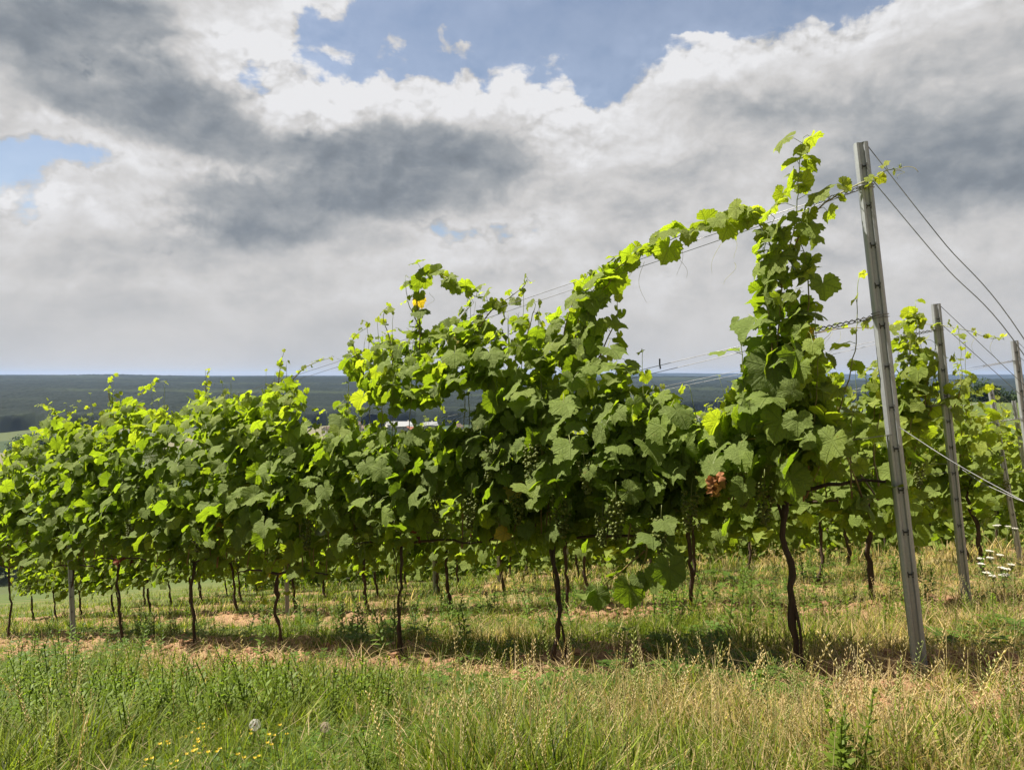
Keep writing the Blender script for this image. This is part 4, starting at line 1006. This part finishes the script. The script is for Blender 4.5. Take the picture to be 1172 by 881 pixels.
place_t(mb, GT, x, y, .006 + .045 * R.random(n) ** 3.2, np.ones((n, 3)), .004)
tag(mb.build('soil_clods', M['clod'], smooth=False), 'reddish brown clods of dry worked soil under the vines', 'soil', kind='stuff')

# ---------------------------------------------------------------- flowers
def px_ground(x, y):
    u, v = (x - 586) / FPX, (430 - y) / FPX; s = 1.5
    for _ in range(60):
        z = float(ground(u * s, s)); s += .5 * ((z / v if v else 2) - s)
    return u * s, s
def flower_plant(name, x, y, h, head, stemcol, label, cat, group, hx=None):
    gz = float(ground(x, y)); r = empty(name, (x, y, gz)); tag(r, label, cat, group)
    mb = MB(); P = spline([(0, 0, -.02), (R.normal(0, .01), R.normal(0, .01), h * .5), (R.normal(0, .02), R.normal(0, .02), h)], 8); tube(mb, P, .0022, 5, stemcol); mb.build('stem', M['shoot'], r)
    head(r, P[-1]); return r
def dandelion(r, p, col=(.52, .50, .47), s=.017):
    mb = MB(); n = 260; i = np.arange(n) + .5; ph = np.arccos(1 - 2 * i / n); th = np.pi * (1 + 5 ** .5) * i
    D = np.stack([np.cos(th) * np.sin(ph), np.sin(th) * np.sin(ph), np.cos(ph)], -1)
    c = np.array(p) + np.array([0, 0, s])
    for d in D[::3]:
        q = nrm(np.cross(d, [.3, .5, .8])); e = np.cross(d, q); b = c + d * s * .35; t = c + d * s
        mb.add([b - q * .0002, b + q * .0002, t], [[0, 1, 2]], col)
        for a in range(6):
            w = math.cos(a * 1.05) * q + math.sin(a * 1.05) * e; w2 = np.cross(d, w) * .0006; mb.add([t - w2, t + w2, t + w * .006 + d * .0015], [[0, 1, 2]], col)
    ico = bpy_ico(); mb.add(ico[0] * s * .28 + c, ico[1], (.25, .18, .10)); mb.build('seed_head', M['petal'], r)
x, y = px_ground(293, 875); flower_plant('dandelion', x, y, .13, dandelion, (.16, .18, .06), 'round white dandelion seed head standing in the clover', 'dandelion', None)
x, y = px_ground(368, 874); flower_plant('dandelion', x, y, .12, lambda r, p: dandelion(r, p, (.38, .30, .24), .015), (.16, .18, .06), 'smaller brownish half-spent dandelion seed head, right of the white one', 'dandelion', None)
def trefoil_heads(r, p):
    for k in range(3):
        mb = MB(); c = np.array(p) + R.normal(0, .018, 3) * (1, 1, .6)
        for a in np.linspace(0, 6.28, 5, endpoint=False):
            d = np.array([math.cos(a), math.sin(a), .7]) * .0075; q = np.array([-math.sin(a), math.cos(a), 0]) * .0034
            mb.add([c, c + d * .6 + q, c + d, c + d * .6 - q], [[0, 1, 2], [0, 2, 3]], (.60, .42, .015))
        mb.build('flower', M['petal'], r)
YP = [(243, 815), (228, 822), (256, 818), (211, 838), (232, 838), (205, 846), (197, 872), (209, 868), (216, 862), (259, 870), (193, 856), (280, 838), (317, 836), (318, 842), (330, 812), (222, 850), (240, 870), (225, 862), (300, 862)]
for j, (fx, fy) in enumerate(YP):
    x, y = px_ground(fx, min(fy + 32, 912)); x += R.normal(0, .03); y += R.normal(0, .03); flower_plant('trefoil', x, y, .10 + R.uniform(-.025, .02), trefoil_heads, (.10, .16, .04), 'small yellow trefoil flower low in the clover at the front left', 'wildflower', 'yellow trefoil flowers in the clover patch')
def yarrow_head(r, p):
    mb = MB(); n = 46; c = np.array(p)
    for i in range(n):
        a = R.uniform(0, 6.28); q = math.sqrt(R.random()) * .026; o = c + np.array([q * math.cos(a), q * math.sin(a), .012 - q * q * 6 + R.normal(0, .0015)])
        for b in range(5):
            t = b * 1.257; d = np.array([math.cos(t), math.sin(t), .15]) * .0056; e = np.array([-math.sin(t), math.cos(t), 0]) * .0024
            mb.add([o, o + d * .6 + e, o + d, o + d * .6 - e], [[0, 1, 2], [0, 2, 3]], (.74, .72, .66))
        if i % 3 == 0: tube(mb, [c - np.array([0, 0, .03]), o], .0008, 3, (.16, .2, .08), cap=False)
    mb.build('flower_head', M['petal'], r)
YA = [(1137, 640, 5.6), (1128, 648, 5.5), (1143, 650, 5.5), (1152, 652, 5.4), (1133, 658, 5.3), (1146, 662, 5.3), (1156, 646, 5.6), (1140, 668, 5.1), (1150, 672, 5.0), (1125, 640, 5.8), (1135, 632, 6.0), (1148, 636, 5.9),
      (1051, 610, 7.2), (1137, 602, 7.4), (1144, 602, 7.5), (1152, 603, 7.4), (1127, 594, 7.8), (405, 655, 9.0), (412, 660, 9.0), (418, 655, 9.2), (398, 662, 9.2), (1160, 606, 7.3)]
for fx, fy, d in YA:
    u, v = (fx - 586) / FPX, (430 - fy) / FPX; x, y = u * d, d; h = max(.15, v * d - float(ground(x, y)))
    lab = 'white yarrow head in the clump right of the second-row end post' if (fx > 1100 and fy > 625) else ('white yarrow head far back in the dry grass by the small fourth-row post' if fx > 1000 else 'white flower head in grass under the vines, left of the twin-trunked vine')
    flower_plant('yarrow', x, y, h, yarrow_head, (.14, .18, .06), lab, 'wildflower', 'white yarrow flowers')

# ---------------------------------------------------------------- far trees and village
def tree(x, y, H, Wd, col, label, n=2600, name='broadleaf_tree', group='trees beyond the vineyard'):
    z = float(ground0(x, y)); r = empty(name, (x, y, z)); tag(r, label, 'tree', group)
    mb = MB(); tube(mb, [(0, 0, -.5), (.02 * H, 0, .25 * H), (0, .02 * H, .6 * H)], [.035 * H, .026 * H, .012 * H], 7)
    for k in range(5):
        a = k * 1.3; tube(mb, [(.01 * H, 0, .25 * H + .05 * H * k), (math.cos(a) * Wd * .2, math.sin(a) * Wd * .2, .45 * H + .05 * H * k), (math.cos(a) * Wd * .34, math.sin(a) * Wd * .34, .6 * H + .04 * H * k)], [.014 * H, .009 * H, .004 * H], 5)
    mb.build('trunk', M['wood'], r)
    mb = MB(); cl = R.normal(0, 1, (16, 3)); cl = nrm(cl) * R.uniform(.35, .8, (16, 1)) * np.array([Wd * .5, Wd * .5, H * .38]) + np.array([0, 0, H * .58]); cr = R.uniform(.16, .30, 16) * Wd
    w = R.integers(0, 16, n); d = nrm(R.normal(0, 1, (n, 3))) * (R.random((n, 1)) ** .35); P = cl[w] + d * cr[w][:, None]; P[:, 2] = np.maximum(P[:, 2], H * .12)
    N = nrm(d + R.normal(0, .6, (n, 3))); T = nrm(np.cross(N, R.normal(0, 1, (n, 3)))); s = Wd * R.uniform(.030, .060, n)
    q = (np.array([[-.5, 0, 0], [0, -.7, .1], [.5, 0, 0], [0, .7, .1]]), np.array([[0, 1, 2], [0, 2, 3]]), np.zeros((4, 2)))
    scatter(mb, q, P, T, np.cross(N, T), N, s, np.array(col) * (R.uniform(.6, 1.5, (16, 1))[w]) * R.uniform(.75, 1.25, (n, 1)))
    mb.build('crown', M['tree'], r)
for (px, d, H, Wd, lab) in ((1102, 196, 8.2, 8, 'low round tree on the hilltop behind the small fourth-row post'), (1122, 190, 9.3, 9, 'greyish green tree on the hilltop just right of the small post'), (1139, 196, 8.8, 8, 'dark tree on the hilltop between the small post and the right-edge post'),
                            (1152, 200, 9.8, 9, 'dark spreading tree on the hilltop left of the right-edge post'), (1172, 196, 9.8, 10, 'dark tree on the hilltop cut by the right edge'), (1083, 205, 8.0, 8, 'small bush-like tree on the hilltop behind the second-row post'),
                            (806, 60, 9.4, 4, 'dark round tree seen over the vines in the gap left of the big shoot')):
    u = (px - 586) / FPX; tree(u * d, d, H, Wd, (.030, .052, .016), lab)
for (px, d, H, Wd, lab) in ((8, 170, 13, 20, 'dark bushy tree in the valley at the left edge of the photo'), (-12, 180, 14, 20, 'tall dark tree beyond the left edge vines'), (35, 420, 14, 22, 'tree in the valley right of the dark left-edge tree'), (62, 440, 12, 26, 'broad tree in the valley above the intermediate post'),
                            (300, 520, 12, 20, 'valley tree in front of the village, left side'), (395, 430, 10, 18, 'valley tree seen through the gap between front-row vines'), (440, 500, 11, 20, 'valley tree just left of the village roofs'), (520, 480, 10, 16, 'valley tree right of the village roofs')):
    u = (px - 586) / FPX; tree(u * d, d, H, Wd, (.028, .050, .018), lab, 1800, group='trees down in the valley')
def house(px, d, w, l, h, rz, roof, label):
    u = (px - 586) / FPX; x, y = u * d, d; r = empty('house', (x, y, float(ground0(x, y))), rz); tag(r, label, 'house', 'houses of the valley village')
    mb = MB(); a, b = l / 2, w / 2
    V = [(-a, -b, -1), (a, -b, -1), (a, b, -1), (-a, b, -1), (-a, -b, h), (a, -b, h), (a, b, h), (-a, b, h), (-a, 0, h + w * .34), (a, 0, h + w * .34)]
    F = [[0, 1, 5], [0, 5, 4], [1, 2, 6], [1, 6, 5], [2, 3, 7], [2, 7, 6], [3, 0, 4], [3, 4, 7], [5, 6, 9], [7, 4, 8]]; mb.add(V, F); mb.build('wall', M['wall'], r, smooth=False)
    o = .5; mb = MB(); e = h - o * .68; k = h + w * .34 + .05
    V = [(-a - o, -b - o, e + .1), (a + o, -b - o, e + .1), (a + o, 0, k + .1), (-a - o, 0, k + .1), (a + o, b + o, e + .1), (-a - o, b + o, e + .1)]; V += [(p[0], p[1], p[2] + .25) for p in V]
    F = [[0, 2, 1], [0, 3, 2], [3, 4, 2], [3, 5, 4], [6, 7, 8], [6, 8, 9], [9, 8, 10], [9, 10, 11], [0, 1, 7], [0, 7, 6], [4, 5, 11], [4, 11, 10], [1, 2, 8], [1, 8, 7], [2, 4, 10], [2, 10, 8], [3, 0, 6], [3, 6, 9], [5, 3, 9], [5, 9, 11]]
    mb.add(V, F); rf = mb.build('roof', M[roof], r, smooth=False)
    mb = MB(); c = (a * .4, b * .3, h + w * .2)
    tube(mb, [c, (c[0], c[1], h + w * .34 + 1.2)], .45, 4); mb.build('chimney', M['wall'], rf)
    for i in range(3):
        mb = MB(); xx = -a * .6 + i * a * .6; mb.add([(xx - .5, -b - .03, h * .45), (xx + .5, -b - .03, h * .45), (xx + .5, -b - .03, h * .45 + 1.3), (xx - .5, -b - .03, h * .45 + 1.3), (xx - .5, -b + .05, h * .45), (xx + .5, -b + .05, h * .45), (xx + .5, -b + .05, h * .45 + 1.3), (xx - .5, -b + .05, h * .45 + 1.3)],
                           [[0, 1, 2], [0, 2, 3], [3, 2, 6], [3, 6, 7], [0, 5, 1], [0, 4, 5], [0, 3, 7], [0, 7, 4], [1, 5, 6], [1, 6, 2]]); mb.build('window', M['glass'], r, smooth=False)
HS = [(462, 640, 14, 26, 6, .1, 'roofgrey', 'long white hall with a pale roof in the village'), (467, 600, 8, 11, 6, 1.4, 'roof', 'house with an orange roof in front of the white hall'), (477, 600, 8, 11, 5.5, .3, 'roof', 'second orange-roofed house right of the first one'),
      (448, 660, 9, 13, 6, .5, 'roofgrey', 'pale grey-roofed house left of the white hall'), (388, 650, 10, 20, 5, .2, 'roofgrey', 'low pale building at the left end of the village'), (376, 610, 8, 11, 5, 1., 'roofbrown', 'brown-roofed house at the far left of the village'),
      (405, 660, 9, 14, 6, .7, 'roofbrown', 'brown-roofed house in the gap between the front-row vines'), (420, 620, 8, 12, 5.5, .2, 'roofbrown', 'house below the gap, left of the twin-trunked vine top'), (492, 650, 10, 16, 6, .4, 'roofgrey', 'white house right of the orange roofs'),
      (523, 630, 9, 12, 6, 1.1, 'roofbrown', 'house seen through leaves at the right end of the village'), (60, 640, 10, 18, 5, .1, 'roofgrey', 'pale farm building in the valley at the left')]
for a in HS: house(a[0], a[1], a[2] * .75, a[3] * .75, a[4] * .8, *a[5:])
